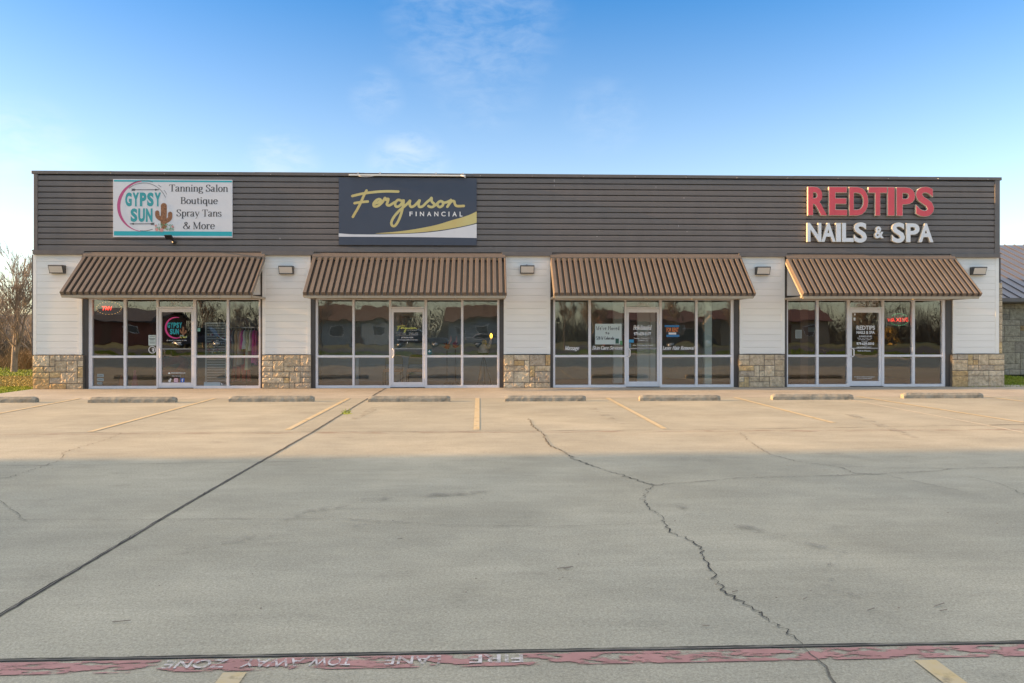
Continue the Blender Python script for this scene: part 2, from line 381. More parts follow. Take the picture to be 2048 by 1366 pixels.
# hand-made roman letters: (advance, [(kind, points)]) kinds: l straight, s smooth, c closed smooth, h hairline serif
SER = {
 'T': (.78, [('h',[(.05,.975),(.73,.975)]),('l',[(.39,0),(.39,.97)]),('h',[(.06,.98),(.05,.76)]),('h',[(.72,.98),(.73,.76)])]+_sf((.24,.54,.02))),
 'B': (.72, [('l',[(.18,0),(.18,.98)]),('s',[(.18,.97),(.42,.97),(.55,.86),(.54,.66),(.4,.54),(.18,.53)]),('s',[(.3,.53),(.55,.46),(.62,.26),(.54,.06),(.36,.02),(.18,.02)])]+_sf((.04,.2,.02),(.04,.2,.97))),
 'S': (.64, [('s',[(.53,.76),(.46,.93),(.3,.98),(.13,.89),(.11,.72),(.25,.57),(.42,.44),(.54,.28),(.46,.08),(.28,.02),(.12,.1),(.06,.28)]),('h',[(.53,.99),(.54,.74)]),('h',[(.06,.01),(.05,.28)])]),
 'M': (1.0, [('h',[(.16,0),(.16,.97)]),('l',[(.17,.97),(.49,.06)]),('h',[(.49,.04),(.81,.97)]),('l',[(.83,0),(.83,.98)])]+_sf((.04,.28,.02),(.04,.2,.97),(.7,.96,.02),(.8,.96,.97))),
 'C': (.70, [('s',[(.60,.74),(.52,.93),(.34,.98),(.15,.84),(.09,.5),(.15,.17),(.34,.02),(.52,.07),(.63,.27)]),('h',[(.61,.99),(.61,.72)])]),
 'L': (.62, [('l',[(.18,0),(.18,.98)]),('h',[(.05,.02),(.58,.02)]),('h',[(.57,.0),(.59,.26)])]+_sf((.05,.31,.97))),
 'H': (.86, [('l',[(.18,0),(.18,.98)]),('l',[(.68,0),(.68,.98)]),('h',[(.18,.5),(.68,.5)])]+_sf((.05,.31,.97),(.05,.31,.02),(.55,.81,.97),(.55,.81,.02))),
 'R': (.78, [('l',[(.18,0),(.18,.98)]),('s',[(.18,.97),(.42,.97),(.56,.85),(.54,.62),(.38,.5),(.18,.49)]),('l',[(.4,.5),(.68,.02)])]+_sf((.04,.31,.02),(.04,.2,.97),(.6,.78,.02))),
 'a': (.58, [('s',[(.08,.53),(.13,.65),(.26,.68),(.38,.6),(.39,.45),(.39,.12),(.43,.03),(.53,.05)]),('s',[(.39,.41),(.2,.34),(.08,.22),(.1,.06),(.22,.02),(.39,.15)])]),
 'n': (.66, [('l',[(.14,0),(.14,.67)]),('s',[(.14,.5),(.26,.65),(.41,.66),(.5,.54),(.51,.38),(.51,0)])]+_sf((.03,.26,.02),(.40,.63,.02),(.03,.14,.65))),
 'm': (.96, [('l',[(.14,0),(.14,.67)]),('s',[(.14,.5),(.24,.65),(.37,.66),(.46,.54),(.47,.38),(.47,0)]),('s',[(.47,.5),(.57,.65),(.7,.66),(.79,.54),(.8,.38),(.8,0)])]+_sf((.03,.26,.02),(.36,.59,.02),(.69,.92,.02),(.03,.14,.65))),
 'i': (.32, [('l',[(.16,0),(.16,.67)]),('l',[(.16,.84),(.16,.97)])]+_sf((.05,.28,.02),(.05,.16,.65))),
 'l': (.32, [('l',[(.16,0),(.16,1.02)])]+_sf((.05,.28,.02),(.05,.16,1.0))),
 'g': (.60, [('c',ell(.27,.45,.17,.21)),('c',ell(.29,-.13,.23,.14)),('s',[(.17,.28),(.1,.16),(.18,.05),(.4,.01)]),('h',[(.4,.6),(.56,.66)])]),
 'o': (.60, [('c',ell(.3,.335,.22,.325))]),
 'u': (.66, [('s',[(.13,.67),(.13,.22),(.21,.05),(.34,.03),(.49,.17)]),('l',[(.5,.67),(.5,0)])]+_sf((.02,.13,.65),(.39,.5,.65),(.5,.63,.02))),
 't': (.42, [('s',[(.18,.88),(.18,.22),(.23,.04),(.39,.06)]),('h',[(.04,.66),(.37,.66)])]),
 'q': (.64, [('c',ell(.29,.335,.20,.325)),('l',[(.5,.67),(.5,-.3)])]+_sf((.38,.62,-.29))),
 'p': (.64, [('l',[(.14,.67),(.14,-.3)]),('c',ell(.35,.335,.20,.325))]+_sf((.02,.27,-.29),(.03,.14,.65))),
 'e': (.56, [('s',[(.09,.36),(.3,.37),(.47,.38),(.46,.55),(.36,.66),(.22,.65),(.1,.5),(.08,.28),(.16,.08),(.3,.02),(.48,.14)])]),
 'r': (.48, [('l',[(.14,0),(.14,.67)]),('s',[(.14,.48),(.25,.63),(.38,.66),(.43,.58)])]+_sf((.03,.28,.02),(.03,.14,.65))),
 'y': (.60, [('l',[(.09,.66),(.31,.06)]),('h',[(.53,.66),(.3,.03),(.2,-.24),(.07,-.27)])]+_sf((.0,.2,.66),(.43,.6,.66))),
 'v': (.58, [('l',[(.08,.66),(.3,.02)]),('h',[(.3,.02),(.51,.66)])]+_sf((.0,.19,.66),(.42,.59,.66))),
 's': (.48, [('s',[(.4,.52),(.33,.65),(.18,.66),(.08,.55),(.14,.42),(.32,.31),(.41,.17),(.32,.03),(.16,.02),(.06,.15)])]),
 'k': (.62, [('l',[(.14,0),(.14,1.02)]),('h',[(.15,.28),(.46,.64)]),('l',[(.26,.4),(.52,.02)])]+_sf((.03,.26,.02),(.03,.14,1.0),(.44,.6,.02))),
 'c': (.52, [('s',[(.45,.52),(.37,.65),(.22,.65),(.1,.5),(.08,.28),(.16,.08),(.3,.02),(.46,.14)])]),
 'f': (.40, [('s',[(.42,.92),(.32,1.0),(.2,.9),(.18,.7),(.18,0)])]+_sf((.05,.36,.66),(.06,.31,.02))),
 '&': (.86, [('s',[(.8,.48),(.7,.2),(.45,.03),(.2,.04),(.08,.25),(.2,.46),(.42,.62),(.5,.82),(.39,.97),(.25,.9),(.26,.72),(.45,.42),(.64,.13),(.83,.03)])]),
}
def serif_fit(mb, s, x0, x1, z0, z1, Y, m=0, thick=.135, thin=.05, shear=0.0, ref=None):
    paths = []; x = 0
    for ch in s:
        if ch == ' ': x += .3; continue
        adv, ps = SER[ch]
        for k, pts in ps:
            pp = [(px + x + shear*py, py) for px, py in pts]
            q = smooth_pts(pp, 6) if k == 's' else smooth_pts(pp, 4, True) if k == 'c' else P2(*pp)
            paths.append((k, q))
        x += adv
    lo = -.3 if any(c in 'gqpy' for c in s) else 0.0
    hi = 1.0
    ax = min(p.x for _, q in paths for p in q); bx = max(p.x for _, q in paths for p in q)
    sx = (x1-x0)/(bx-ax); sz = (z1-z0)/(hi-lo)
    for k, q in paths:
        qq = [Vector((x0+(p.x-ax)*sx, z0+(p.y-lo)*sz)) for p in q]
        if k == 'h': stroke(mb, qq, thin*sx*1.15, Y, m, thin*sz)
        else: stroke(mb, qq, thick*sx, Y, m, thin*sz)

# ------------------------------------------------------------------ THE SHOP BUILDING
ZT, ZC, ZF, ZL, ZS = 6.12, 6.03, 3.90, 3.77, 0.95      # coping top, coping underside, cladding bottom, ledge bottom, stone top
YF, YS, YW = -0.06, -0.08, 0.10                          # cladding face, stone face, glass plane
XL, XR = atx(67, 0.0), atx(1999, 0.0)
shop = thing('shop_building', 'long single storey row of four shops with dark metal parapet, cream siding and stone bases', 'building', ((XL+XR)/2, 0, 0))
stonepx = [(65,166),(524,622),(1007,1101),(1478,1569.5),(1904.5,2009)]
sidepx = [(67,164.5),(525,621.5),(1007.5,1100.5),(1479,1569),(1905,1997)]
# cladding with shadow grooves
mb = MB(); z = ZF; xl, xr = atx(75, YF), atx(1990, YF); step = (ZC-ZF)/13
for i in range(13):
    d = ZF + (i+1)*step; z0 = ZF + i*step
    prof = [(YF, z0), (YF-.001, z0+step*.66), (YF, z0+step*.68), (YF+.022, z0+step*.86), (YF+.075, z0+step*.87), (YF+.075, d)]
    vs = []; fs = []
    for (y, zz) in prof: vs += [(xl, y, zz), (xr, y, zz)]
    for k in range(len(prof)-1): fs.append((2*k, 2*k+1, 2*k+3, 2*k+2))
    fs.append((2*(len(prof)-1), 2*(len(prof)-1)+1, 2*(len(prof)-1)+1, 2*(len(prof)-1)))
    mb.add(vs, fs[:-1])
    mb.quad((xl, YF, d), (xr, YF, d), (xr, YF+.075, d), (xl, YF+.075, d))
mb.build('parapet_cladding', M['clad'], shop)
mb = MB(); mb.box(XL+.02, XR-.02, .018, .35, ZF, ZC-.01); mb.build('parapet_core', M['trim'], shop)
mb = MB()
n = 9; xs = [XL-.01 + (XR-XL+.02)*i/n for i in range(n+1)]
for a, b_ in zip(xs, xs[1:]): mb.box(a+.001, b_-.001, YF-.03, .40, ZC, ZT + random.uniform(-.003,.003))
mb.build('parapet_coping', M['trim'], shop, bevel=.006)
for a, b_ in ((67, 75), (1990, 2000)):
    mb = MB(); mb.box(atx(a, YF-.02), atx(b_, YF-.02), YF-.02, .02, ZF-.02, ZC-.002); mb.build('corner_trim', M['trim'], shop, bevel=.004)
mb = MB(); mb.box(XL, XR, YF-.025, -.001, ZF-.028, ZF+.004); mb.build('drip_trim', M['trim'], shop)
# wall body, lower than the parapet, running back
mb = MB()
mb.box(XL+.03, XL+.2, .02, 11, 0, ZL); mb.box(XR-.2, XR-.03, .36, 11, 0, ZL); mb.box(XL+.2, XR-.2, 10.8, 11, 0, ZL)
mb.quad((XL, .4, 5.0), (XR, .4, 5.0), (XR, 11.3, 4.5), (XL, 11.3, 4.5))
mb.quad((XL, .4, 5.0), (XL, 11.3, 4.5), (XL, 11.3, 3.5), (XL, .4, 3.5)); mb.quad((XR, .4, 5.0), (XR, 11.3, 4.5), (XR, 11.3, 3.5), (XR, .4, 3.5))
mb.build('rear_body', M['trim'], shop)
# siding panels
for i, (a, b_) in enumerate(sidepx):
    x0, x1 = atx(a, 0), atx(b_, 0); mb = MB()
    tw0, tw1 = (.085, .10)
    mb.box(x0, x0+tw0, -.022, .06, ZS+.012, ZL); mb.box(x1-tw1, x1, -.022, .06, ZS+.012, ZL)
    nb = 15; h = (ZL-ZS-.012)/nb
    for k in range(nb):
        za = ZS+.012 + k*h; zb = za + h; j = random.uniform(-.0012,.0012); a_, c_ = x0+tw0, x1-tw1
        mb.add([(a_,-.013+j,za+.008),(c_,-.013+j,za+.008),(c_,-.012+j,zb),(a_,-.012+j,zb),(a_,.002,za),(c_,.002,za),(a_,.002,zb),(c_,.002,zb)], [(0,1,2,3),(4,5,1,0),(3,2,7,6)])
    mb.box(x0+.01, x1-.01, .004, .055, ZS+.012, ZL-.002)
    mb.build('siding_panel', M['siding'], shop)
# stone bases: ashlar blocks with split faces
def ashlar(mb, x0, x1, z0, z1, Y, depth, rows, unit=.15, seed=0, side=None, gap=.017, rough=.028):
    rnd = random.Random(seed); nx = max(2, round((x1-x0)/unit)); used = [[0]*nx for _ in range(rows)]
    w = (x1-x0)/nx; h = (z1-z0)/rows
    for r in range(rows):
        for c in range(nx):
            if used[r][c]: continue
            mw = 0
            while c+mw < nx and not used[r][c+mw] and mw < 5: mw += 1
            bw = min(mw, rnd.choice([1,2,2,3,3,4])); bh = min(rows-r, rnd.choice([1,1,1,2,2]))
            if bw == mw-1 and mw < 4: bw = mw
            for rr in range(r, r+bh):
                for cc in range(c, c+bw):
                    if used[rr][cc]: bh = min(bh, rr-r)
            bh = max(1, bh)
            for rr in range(r, r+bh):
                for cc in range(c, c+bw): used[rr][cc] = 1
            a, b_ = x0+c*w+gap/2, x0+(c+bw)*w-gap/2; za, zb = z0+r*h+gap/2, z0+(r+bh)*h-gap/2
            n1 = max(3, int((b_-a)/.035)); n2 = max(3, int((zb-za)/.035)); vs = []; off = rnd.uniform(0,99); pr = rnd.uniform(-.006,.012)
            for q in range(n2+1):
                for p in range(n1+1):
                    X = a+(b_-a)*p/n1; Z = za+(zb-za)*q/n2; edge = p in (0,n1) or q in (0,n2)
                    nv = mnoise.noise(Vector((X*7+off, Z*9, off)))*.6 + mnoise.noise(Vector((X*21, Z*24+off, 1)))*.55
                    e = rnd.uniform(-.003,.003) if edge else 0
                    vs.append((X+e, Y - pr - (0 if edge else .006 + rough*max(-.2, nv)), Z+e))
            fs = [(q*(n1+1)+p, q*(n1+1)+p+1, (q+1)*(n1+1)+p+1, (q+1)*(n1+1)+p) for q in range(n2) for p in range(n1)]
            # rim going back to the mortar
            bd = [q for q in range(n1+1)] + [q*(n1+1)+n1 for q in range(1,n2+1)] + [n2*(n1+1)+p for p in range(n1-1,-1,-1)] + [q*(n1+1) for q in range(n2-1,0,-1)]
            b0 = len(vs); vs += [(vs[k][0], Y+.03, vs[k][2]) for k in bd]; nb = len(bd)
            fs += [(bd[(k+1) % nb], bd[k], b0+k, b0+(k+1) % nb) for k in range(nb)]
            mb.add(vs, fs, 0)
    mb.box(x0+.004, x1-.004, Y+.006, Y+depth, z0+.002, z1-.004, 1)
for i, (a, b_) in enumerate(stonepx):
    mb = MB(); ashlar(mb, atx(a, YS), atx(b_, YS), 0, ZS, YS, .2, 6, .15, seed=40+i)
    mb.build('stone_base', [M['stone'], M['mortar']], shop)
# stone pier and metal edge beyond the right-hand siding
mb = MB(); ashlar(mb, atx(1997.5, .05), atx(2005, .05), ZS, 3.05, .05, .3, 12, .11, seed=77)
mb.build('stone_pier', [M['stone'], M['mortar']], shop)
mb = MB(); mb.box(atx(1997.3, .0), atx(2000, .0), -.03, .3, 3.05, ZL); mb.build('edge_trim', M['jamb'], shop)
mb = MB(); mb.box(atx(64.5, 0), atx(67.4, 0), -.02, .3, ZS, ZL); mb.build('edge_trim', M['jamb'], shop)
# ledge boxes over the columns
for a, b_ in ((64.5,168),(522,627),(1004,1104),(1478,1574),(1902,2001)):
    mb = MB(); mb.box(atx(a, -.12), atx(b_, -.12), -.12, -.001, ZL, ZF-.03); mb.build('ledge_trim', M['trim'], shop, bevel=.006)

# storefronts -------------------------------------------------------------
UN = [
 dict(v=[(177,184),(247,252),(312.5,316.5),(386,391.5),(453,457.5),(517.5,521.5)], leaf=(316.5,386), g=(322,382), jam=[(165.5,177),(521.5,525.5)], wall='r1'),
 dict(v=[(631,635.5),(704.6,709),(778,782),(849,854),(922,926.6),(994.4,999)], leaf=(782,849), g=(787,844.6), jam=[(621.5,631),(999,1007.5)], wall='r2'),
 dict(v=[(1106,1110.3),(1177,1182),(1249.5,1253),(1318.7,1324),(1391,1395.6),(1462,1467.5)], leaf=(1253,1318.7), g=(1258,1314.6), jam=[(1100.5,1106),(1467.5,1479)], wall='r3'),
 dict(v=[(1573,1576),(1633,1637.6),(1694.7,1700.5),(1764,1768.6),(1824.7,1830),(1884.7,1890.6)], leaf=(1700.5,1764), g=(1704.5,1759), jam=[(1569,1573),(1890.6,1905)], wall='r4'),
]
ZH0, ZH1, ZM0, ZM1, ZB, ZD0, ZD1 = 2.515, 2.595, .872, .935, .075, 2.275, 2.32
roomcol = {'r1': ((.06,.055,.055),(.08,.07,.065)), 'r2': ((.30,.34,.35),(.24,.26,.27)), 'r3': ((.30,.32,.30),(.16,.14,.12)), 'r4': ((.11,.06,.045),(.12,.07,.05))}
roomdep = {'r1': 5.0, 'r2': 2.7, 'r3': 3.6, 'r4': 4.5}
fronts = []; doors = []
X_ = lambda px: atx(px, YW-.06)
for u in UN:
    V = [(X_(a), X_(b_)) for a, b_ in u['v']]
    fr = MB(); y0, y1 = YW-.06, YW+.05
    for a, b_ in V: fr.box(a, b_, y0, y1, 0.0, ZH1)
    for i in range(5):
        a, b_ = V[i][1], V[i+1][0]
        fr.box(a, b_, y0+.003, y1, ZH0, ZH1-.002)
        if i == 2: fr.box(a, b_, y0+.003, y1, ZD0, ZD1)
        else:
            fr.box(a, b_, y0+.003, y1, ZM0, ZM1); fr.box(a, b_, y0+.003, y1, 0.0, ZB)
    f = fr.build('storefront_frame', M['alum'], shop, bevel=.004); fronts.append(f)
    for i in range(5):
        a, b_ = V[i][1]-.01, V[i+1][0]+.01
        zz = [(ZD1-.01, ZH0+.01)] if i == 2 else [(ZB-.01, ZM0+.01), (ZM1-.01, ZH0+.01)]
        for z0, z1 in zz:
            p = MB(); p.quad((a, YW, z0), (b_, YW, z0), (b_, YW, z1), (a, YW, z1)); p.build('pane', M['glass'], f)
    # door leaf
    la, lb = X_(u['leaf'][0])+.004, X_(u['leaf'][1])-.004; ga, gb = X_(u['g'][0]), X_(u['g'][1])
    d = MB(); yd0, yd1 = YW-.045, YW+.03
    d.box(la, ga, yd0, yd1, .02, ZD0-.006); d.box(gb, lb, yd0, yd1, .02, ZD0-.006)
    d.box(ga, gb, yd0+.003, yd1, .02, .165); d.box(ga, gb, yd0+.003, yd1, 2.165, ZD0-.006)
    dr = d.build('door', M['alum'], shop, bevel=.004); doors.append((dr, ga, gb))
    p = MB(); p.quad((ga-.01, YW, .15), (gb+.01, YW, .15), (gb+.01, YW, 2.18), (ga-.01, YW, 2.18)); p.build('pane', M['glass'], dr)
    p = MB(); p.box(ga, gb, YW+.015, YW+.055, 1.105, 1.135); p.build('push_bar', M['alum'], dr)
    h = MB(); hx = ga-.035; h.tube([(hx, yd0, .88), (hx+.03, yd0-.075, .885), (hx+.05, yd0-.085, .92), (hx+.05, yd0-.085, 1.08), (hx+.03, yd0-.075, 1.115), (hx, yd0, 1.12)], .016, 8)
    h.build('handle', M['white'], dr)
    p = MB(); p.box(la-.02, lb+.02, y0-.05, y1, 0.003, .019); p.build('threshold', M['darkgrey'], dr)
    p = MB(); p.box(lb-.05, lb-.02, yd0-.016, yd0-.001, ZD0+.0, ZD0+.05); p.build('hinge', M['steel'], dr)
    # jamb trims and the wall over the storefront
    for s, (a, b_) in enumerate(u['jam']):
        xa, xb = atx(a, -.01), atx(b_, -.01)
        if s == 0: xb = X_(u['v'][0][0])
        else: xa = X_(u['v'][-1][1])
        j = MB(); j.box(xa, xb, .012 if s == 0 else .02, .16, 0, ZL-.01); j.build('jamb_trim', M['jamb'], shop)
    xa, xb = V[0][0], V[-1][1]
    hw = MB(); hw.box(xa, xb, .03, .2, ZH1+.06, ZL-.01); hw.build('header_wall', M['siding'], shop)
    hw = MB(); hw.box(xa, xb, .022, .2, ZH1+.001, ZH1+.058); hw.build('header_trim', M['jamb'], shop)
    # the room behind the glass
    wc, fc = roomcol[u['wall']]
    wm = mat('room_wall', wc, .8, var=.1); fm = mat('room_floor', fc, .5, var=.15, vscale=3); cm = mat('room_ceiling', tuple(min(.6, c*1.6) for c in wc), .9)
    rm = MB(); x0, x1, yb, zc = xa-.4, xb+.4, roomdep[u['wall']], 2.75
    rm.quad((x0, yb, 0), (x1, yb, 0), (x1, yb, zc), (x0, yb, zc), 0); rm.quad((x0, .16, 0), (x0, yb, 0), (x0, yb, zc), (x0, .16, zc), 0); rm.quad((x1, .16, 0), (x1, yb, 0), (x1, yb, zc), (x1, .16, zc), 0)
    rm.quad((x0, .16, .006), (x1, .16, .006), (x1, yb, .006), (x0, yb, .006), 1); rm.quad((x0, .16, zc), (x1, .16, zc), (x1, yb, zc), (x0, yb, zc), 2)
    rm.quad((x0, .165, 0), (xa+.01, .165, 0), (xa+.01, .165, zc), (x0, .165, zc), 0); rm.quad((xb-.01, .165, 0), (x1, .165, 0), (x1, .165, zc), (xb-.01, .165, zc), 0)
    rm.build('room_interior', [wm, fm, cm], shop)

# awnings -------------------------------------------------------------------
AY0, AY1, AZ0, AZ1 = -.135, -1.30, 3.70, 2.64
def axs(px, Y, z): return at(px, HOR-(z-EYE)*70, Y).x
for n_, (pa, pb, fa, fb) in enumerate(((168,524.5,118,503),(628,1006,603,1012),(1103,1479,1107,1508),(1572,1905,1607,1963))):
    x0 = (atx(fa, AY1) + atx(pa, AY0)) / 2; x1 = (atx(fb, AY1) + atx(pb, AY0)) / 2
    s = Vector((0, AY1-AY0, AZ1-AZ0)); nrm = Vector((0, -(AZ0-AZ1), (AY0-AY1))).normalized()
    if nrm.z < 0: nrm = -nrm
    nrm = Vector((0, -abs(AZ0-AZ1), abs(AY1-AY0))).normalized()
    nr = round((x1-x0)/.162); pit = (x1-x0)/nr; prof = []
    for k in range(nr):
        xx = x0 + k*pit; j = random.uniform(-.002,.002)
        prof += [(xx, -.07), (xx+.003, .022), (xx+.013, .041), (xx+pit*.60+j, .041), (xx+pit*.60+.002+j, -.07)]
    prof += [(x1, -.07), (x1+.002, .028), (x1+.014, .040), (x1+.05, .040), (x1+.052, -.03)]
    top = Vector((0, AY0, AZ0)); bot = Vector((0, AY1, AZ1))
    vs = []
    for xx, h in prof: vs.append(top + Vector((xx,0,0)) + nrm*h)
    for xx, h in prof: vs.append(bot + Vector((xx,0,0)) + nrm*h)
    n1 = len(prof)
    for xx, h in prof: vs.append(bot + Vector((xx,0,0)) + nrm*(-.075))
    mb = MB(); mb.add(vs, [(n1+i, n1+i+1, i+1, i) for i in range(n1-1)] + [(2*n1+i, 2*n1+i+1, n1+i+1, n1+i) for i in range(n1-1)])
    aw = mb.build('awning', M['awn'], shop)
    mb = MB(); zt = ZF-.045
    mb.add([(x0-.01, -.065, zt), (x1+.04, -.065, zt), (x1+.04, -.10, zt-.03), (x0-.01, -.10, zt-.03), (x1+.04, AY0-.05, AZ0+.03), (x0-.01, AY0-.05, AZ0+.03), (x1+.04, AY0-.05, AZ0-.0), (x0-.01, AY0-.05, AZ0-.0)],
           [(3,2,1,0), (5,4,2,3), (7,6,4,5)])
    mb.build('top_flashing', M['awn'], aw)
    mb = MB(); mb.box(x0+.02, x1-.02, -.064, .02, ZL-.02, ZF-.04); mb.build('recess_board', M['jamb'], aw)
    # welded tube frame under the sheet
    mb = MB(); t = .055; ins = .02
    b0 = bot - nrm*.105; t0 = top - nrm*.105
    for xx in (x0+ins, x1-ins+.02):
        mb.bar((xx, b0.y, b0.z), (xx, t0.y, t0.z), t, t, 0, (1,0,0)); mb.bar((xx, b0.y+.05, b0.z-.005), (xx, .02, b0.z-.005), t-.006, t, 0)
    mb.bar((x0+ins, b0.y+.004, b0.z-.012), (x1-ins+.02, b0.y+.004, b0.z-.012), t-.01, t+.012, 0)
    mb.bar((x0+ins+.03, -.01, b0.z-.004), (x1-ins-.01, -.01, b0.z-.004), t-.012, t-.004, 0)
    for k in range(1, 4):
        xx = x0 + (x1-x0)*k/4; mb.bar((xx, b0.y+.05, b0.z), (xx, -.05, b0.z), t-.014, t-.012, 0); mb.bar((xx, b0.y, b0.z), (xx, t0.y, t0.z), t-.014, t-.014, 0, (1,0,0))
    mb.build('support_frame', M['tube'], aw)

# chipped paint specks on the cladding and fasteners along the coping
rc = random.Random(17)
for px, py, w, h in ((1108.5,361,.012,.07),(1108.5,371,.01,.04),(1312,374,.02,.02),(1368,396,.025,.02),(1374,463,.02,.016),(1194,473,.02,.02),(560,477,.012,.05),(1198,461,.016,.012),(1357,452,.008,.06)):
    q_ = at(px, py, YF-.002); mb = MB(); mb.quad((q_.x-w/2,YF-.002,q_.z-h/2),(q_.x+w/2,YF-.002,q_.z-h/2),(q_.x+w/2,YF-.002,q_.z+h/2),(q_.x-w/2,YF-.002,q_.z+h/2)); mb.build('paint_chip', M['lens'], shop)
mb = MB(); xx = XL + .7
while xx < XR - .3:
    mb.lathe((xx, YF-.031, ZC+.02), [(0,-.008),(.009,-.008),(.009,.008),(0,.008)], 6); xx += 1.48
fz = mb.build('fastener', M['steel'], shop); fz['kind'] = 'stuff'
# ------------------------------------------------------------------ GROUND
rnd = random.Random(11)
mb = MB(); mb.quad((-900,-900,-.04),(900,-900,-.04),(900,1500,-.04),(-900,1500,-.04))
kind(mb.build('ground', M['soil']), 'structure')
LX0, LX1, LY0, LY1 = -34, 34, -25.5, -3.2
mb = MB(); mb.box(LX0, LX1, LY0, LY1, -.2, 0.0)
lot = kind(mb.build('parking_lot', M['lot']), 'structure')
mb = MB(); mb.box(-12.74, 34, LY1+.001, .6, -.2, 0.0); mb.box(-12.3, 13.0, .6, 7, -.2, 0.0)
walk = kind(mb.build('walkway', M['walk']), 'structure')
def gribbon(mb, pts, w, z, jit=0.0, seg=.05, wvar=.5, seed=0, taper=False, m=0):
    """flat irregular ribbon along ground points"""
    r = random.Random(seed); P = [Vector((p[0], p[1])) for p in pts]; out = [P[0]]
    for a, b in zip(P, P[1:]):
        k = max(1, int((b-a).length/seg)); d = (b-a).normalized() if (b-a).length else Vector((1,0)); nn = Vector((-d.y, d.x))
        for i in range(1, k+1): out.append(a.lerp(b, i/k) + nn*r.gauss(0, jit) + d*r.gauss(0, jit*.5))
    n = len(out); L = []; Q = []; ww = w
    for i, p in enumerate(out):
        d = out[min(i+1,n-1)] - out[max(i-1,0)]
        d = d.normalized() if d.length > 1e-9 else Vector((1,0)); nn = Vector((-d.y, d.x))
        ww = .6*ww + .4*w*(1 + r.uniform(-wvar, wvar)*1.4)
        h = max(.0012, ww/2) * (min(1, (n-1-i)/(n*.5)) if taper else 1)
        L.append((p.x+nn.x*h, p.y+nn.y*h, z)); Q.append((p.x-nn.x*h, p.y-nn.y*h, z))
    mb.add(L+Q, [(i, n+i, n+i+1, i+1) for i in range(n-1)], m)
def gpx(pts): return [gnd(px, py).xy for px, py in pts]
# sawn and cast joints
def joint(pts, w, mt, name='expansion_joint', z=.004, jit=.004, wvar=.5, seed=0, edge=None):
    m_ = MB(); gribbon(m_, pts, w, z, jit, .06, wvar, seed); return m_.build(name, mt, lot)
LJ = [(-2.88, .02), (-2.89, -4.0), (-2.86,-9), (-2.9, -14), (-2.87,-19)]
joint(LJ, .024, M['filler'], seed=1, jit=.002, wvar=.3)
for s_, w_, q_ in ((-.012,.007,2),(.011,.009,12)):
    joint([(x+s_, y) for x, y in LJ], w_, M['dark'], seed=q_, jit=.003, wvar=1.0, z=.006)
yj = gnd(1024,1306).y; ya, yb = gnd(0,1323), gnd(2048,1286)
sl = (yb.y-ya.y)/(yb.x-ya.x)
FJ = lambda o: [(-8, ya.y - sl*(8+ya.x)+o), (8, yb.y + sl*(8-yb.x)+o)]
joint(FJ(.004), .026, M['filler'], seed=3, jit=.001, wvar=.2)
joint(FJ(-.008), .007, M['dark'], seed=4, jit=.0012, wvar=.6, z=.006)
joint(FJ(.016), .0085, M['dark'], seed=14, jit=.0012, wvar=.8, z=.0062)
joint(gpx([(0,866),(400,865),(860,863),(1200,861),(1500,858),(1970,850.5)]), .012, M['hair'], seed=5, jit=.004, wvar=.9)
joint([(-12.7, -3.2), (14, -3.2)], .014, M['hair'], seed=6, jit=.002)
joint(gpx([(1978,850.5),(2048,849.3)]) + [(14, -9.0)], .03, M['dark'], seed=7, jit=.002)
joint(gpx([(1685,797),(1977,851),(2046,865)]), .035, M['pale'], seed=8, jit=.001, wvar=.2)
joint(gpx([(0,932),(200,929),(480,925),(700,922)]), .007, M['hair'], seed=9, jit=.004, wvar=.9)
mb = MB()
mb.quad(*[(x, y, .003) for x, y in ((-12, gnd(900,866.5).y), (9, gnd(900,866.5).y), (9, gnd(900,863.5).y), (-12, gnd(900,863.5).y))])
mb.build('faded_paint_edge', M['redfade'], lot)
# wandering cracks
CR = [
 ([(1058,838),(1068,856),(1085,866),(1091,880),(1100,892),(1125,903),(1147,918),(1180,930),(1210,941),(1250,952),(1288,966),(1308,971)], .020, .012, .45, 'crack'),
 ([(1308,971),(1295,980),(1285,1000),(1300,1020),(1322,1033),(1330,1050),(1340,1065),(1375,1078),(1395,1092),(1408,1110),(1416,1130),(1425,1155),(1450,1185),(1500,1215),(1535,1240),(1570,1262),(1590,1280),(1606,1293)], .013, .010, .8, 'crack'),
 ([(1606,1296),(1622,1312),(1650,1335),(1660,1355),(1672,1372)], .007, .005, .8, 'hair'),
 ([(1308,971),(1400,964),(1480,957),(1600,954),(1700,951),(1800,947),(1880,942),(1905,938),(2048,935)], .011, .008, .6, 'crack'),
 ([(1480,866),(1500,885),(1540,910),(1600,925),(1680,935),(1712,948),(1760,950)], .010, .010, .6, 'crack'),
 ([(1690,934),(1800,937),(1900,938)], .007, .006, .7, 'hair'),
 ([(1775,952),(1850,968),(1935,986)], .007, .008, .7, 'hair'),
 ([(1935,955),(2000,968),(2048,990)], .007, .008, .7, 'hair'),
 ([(245,866),(210,882),(160,895),(130,905),(120,922),(60,943),(0,960)], .010, .014, .7, 'crack'),
 ([(0,1003),(20,1018),(36,1030),(50,1042)], .006, .006, .8, 'hair'),
 ([(0,1042),(250,1041),(500,1039),(700,1040),(900,1052),(1100,1055),(1320,1048)], .0045, .004, .9, 'hair'),
 ([(700,1040),(760,1046)], .004, .006, .9, 'hair'),
]
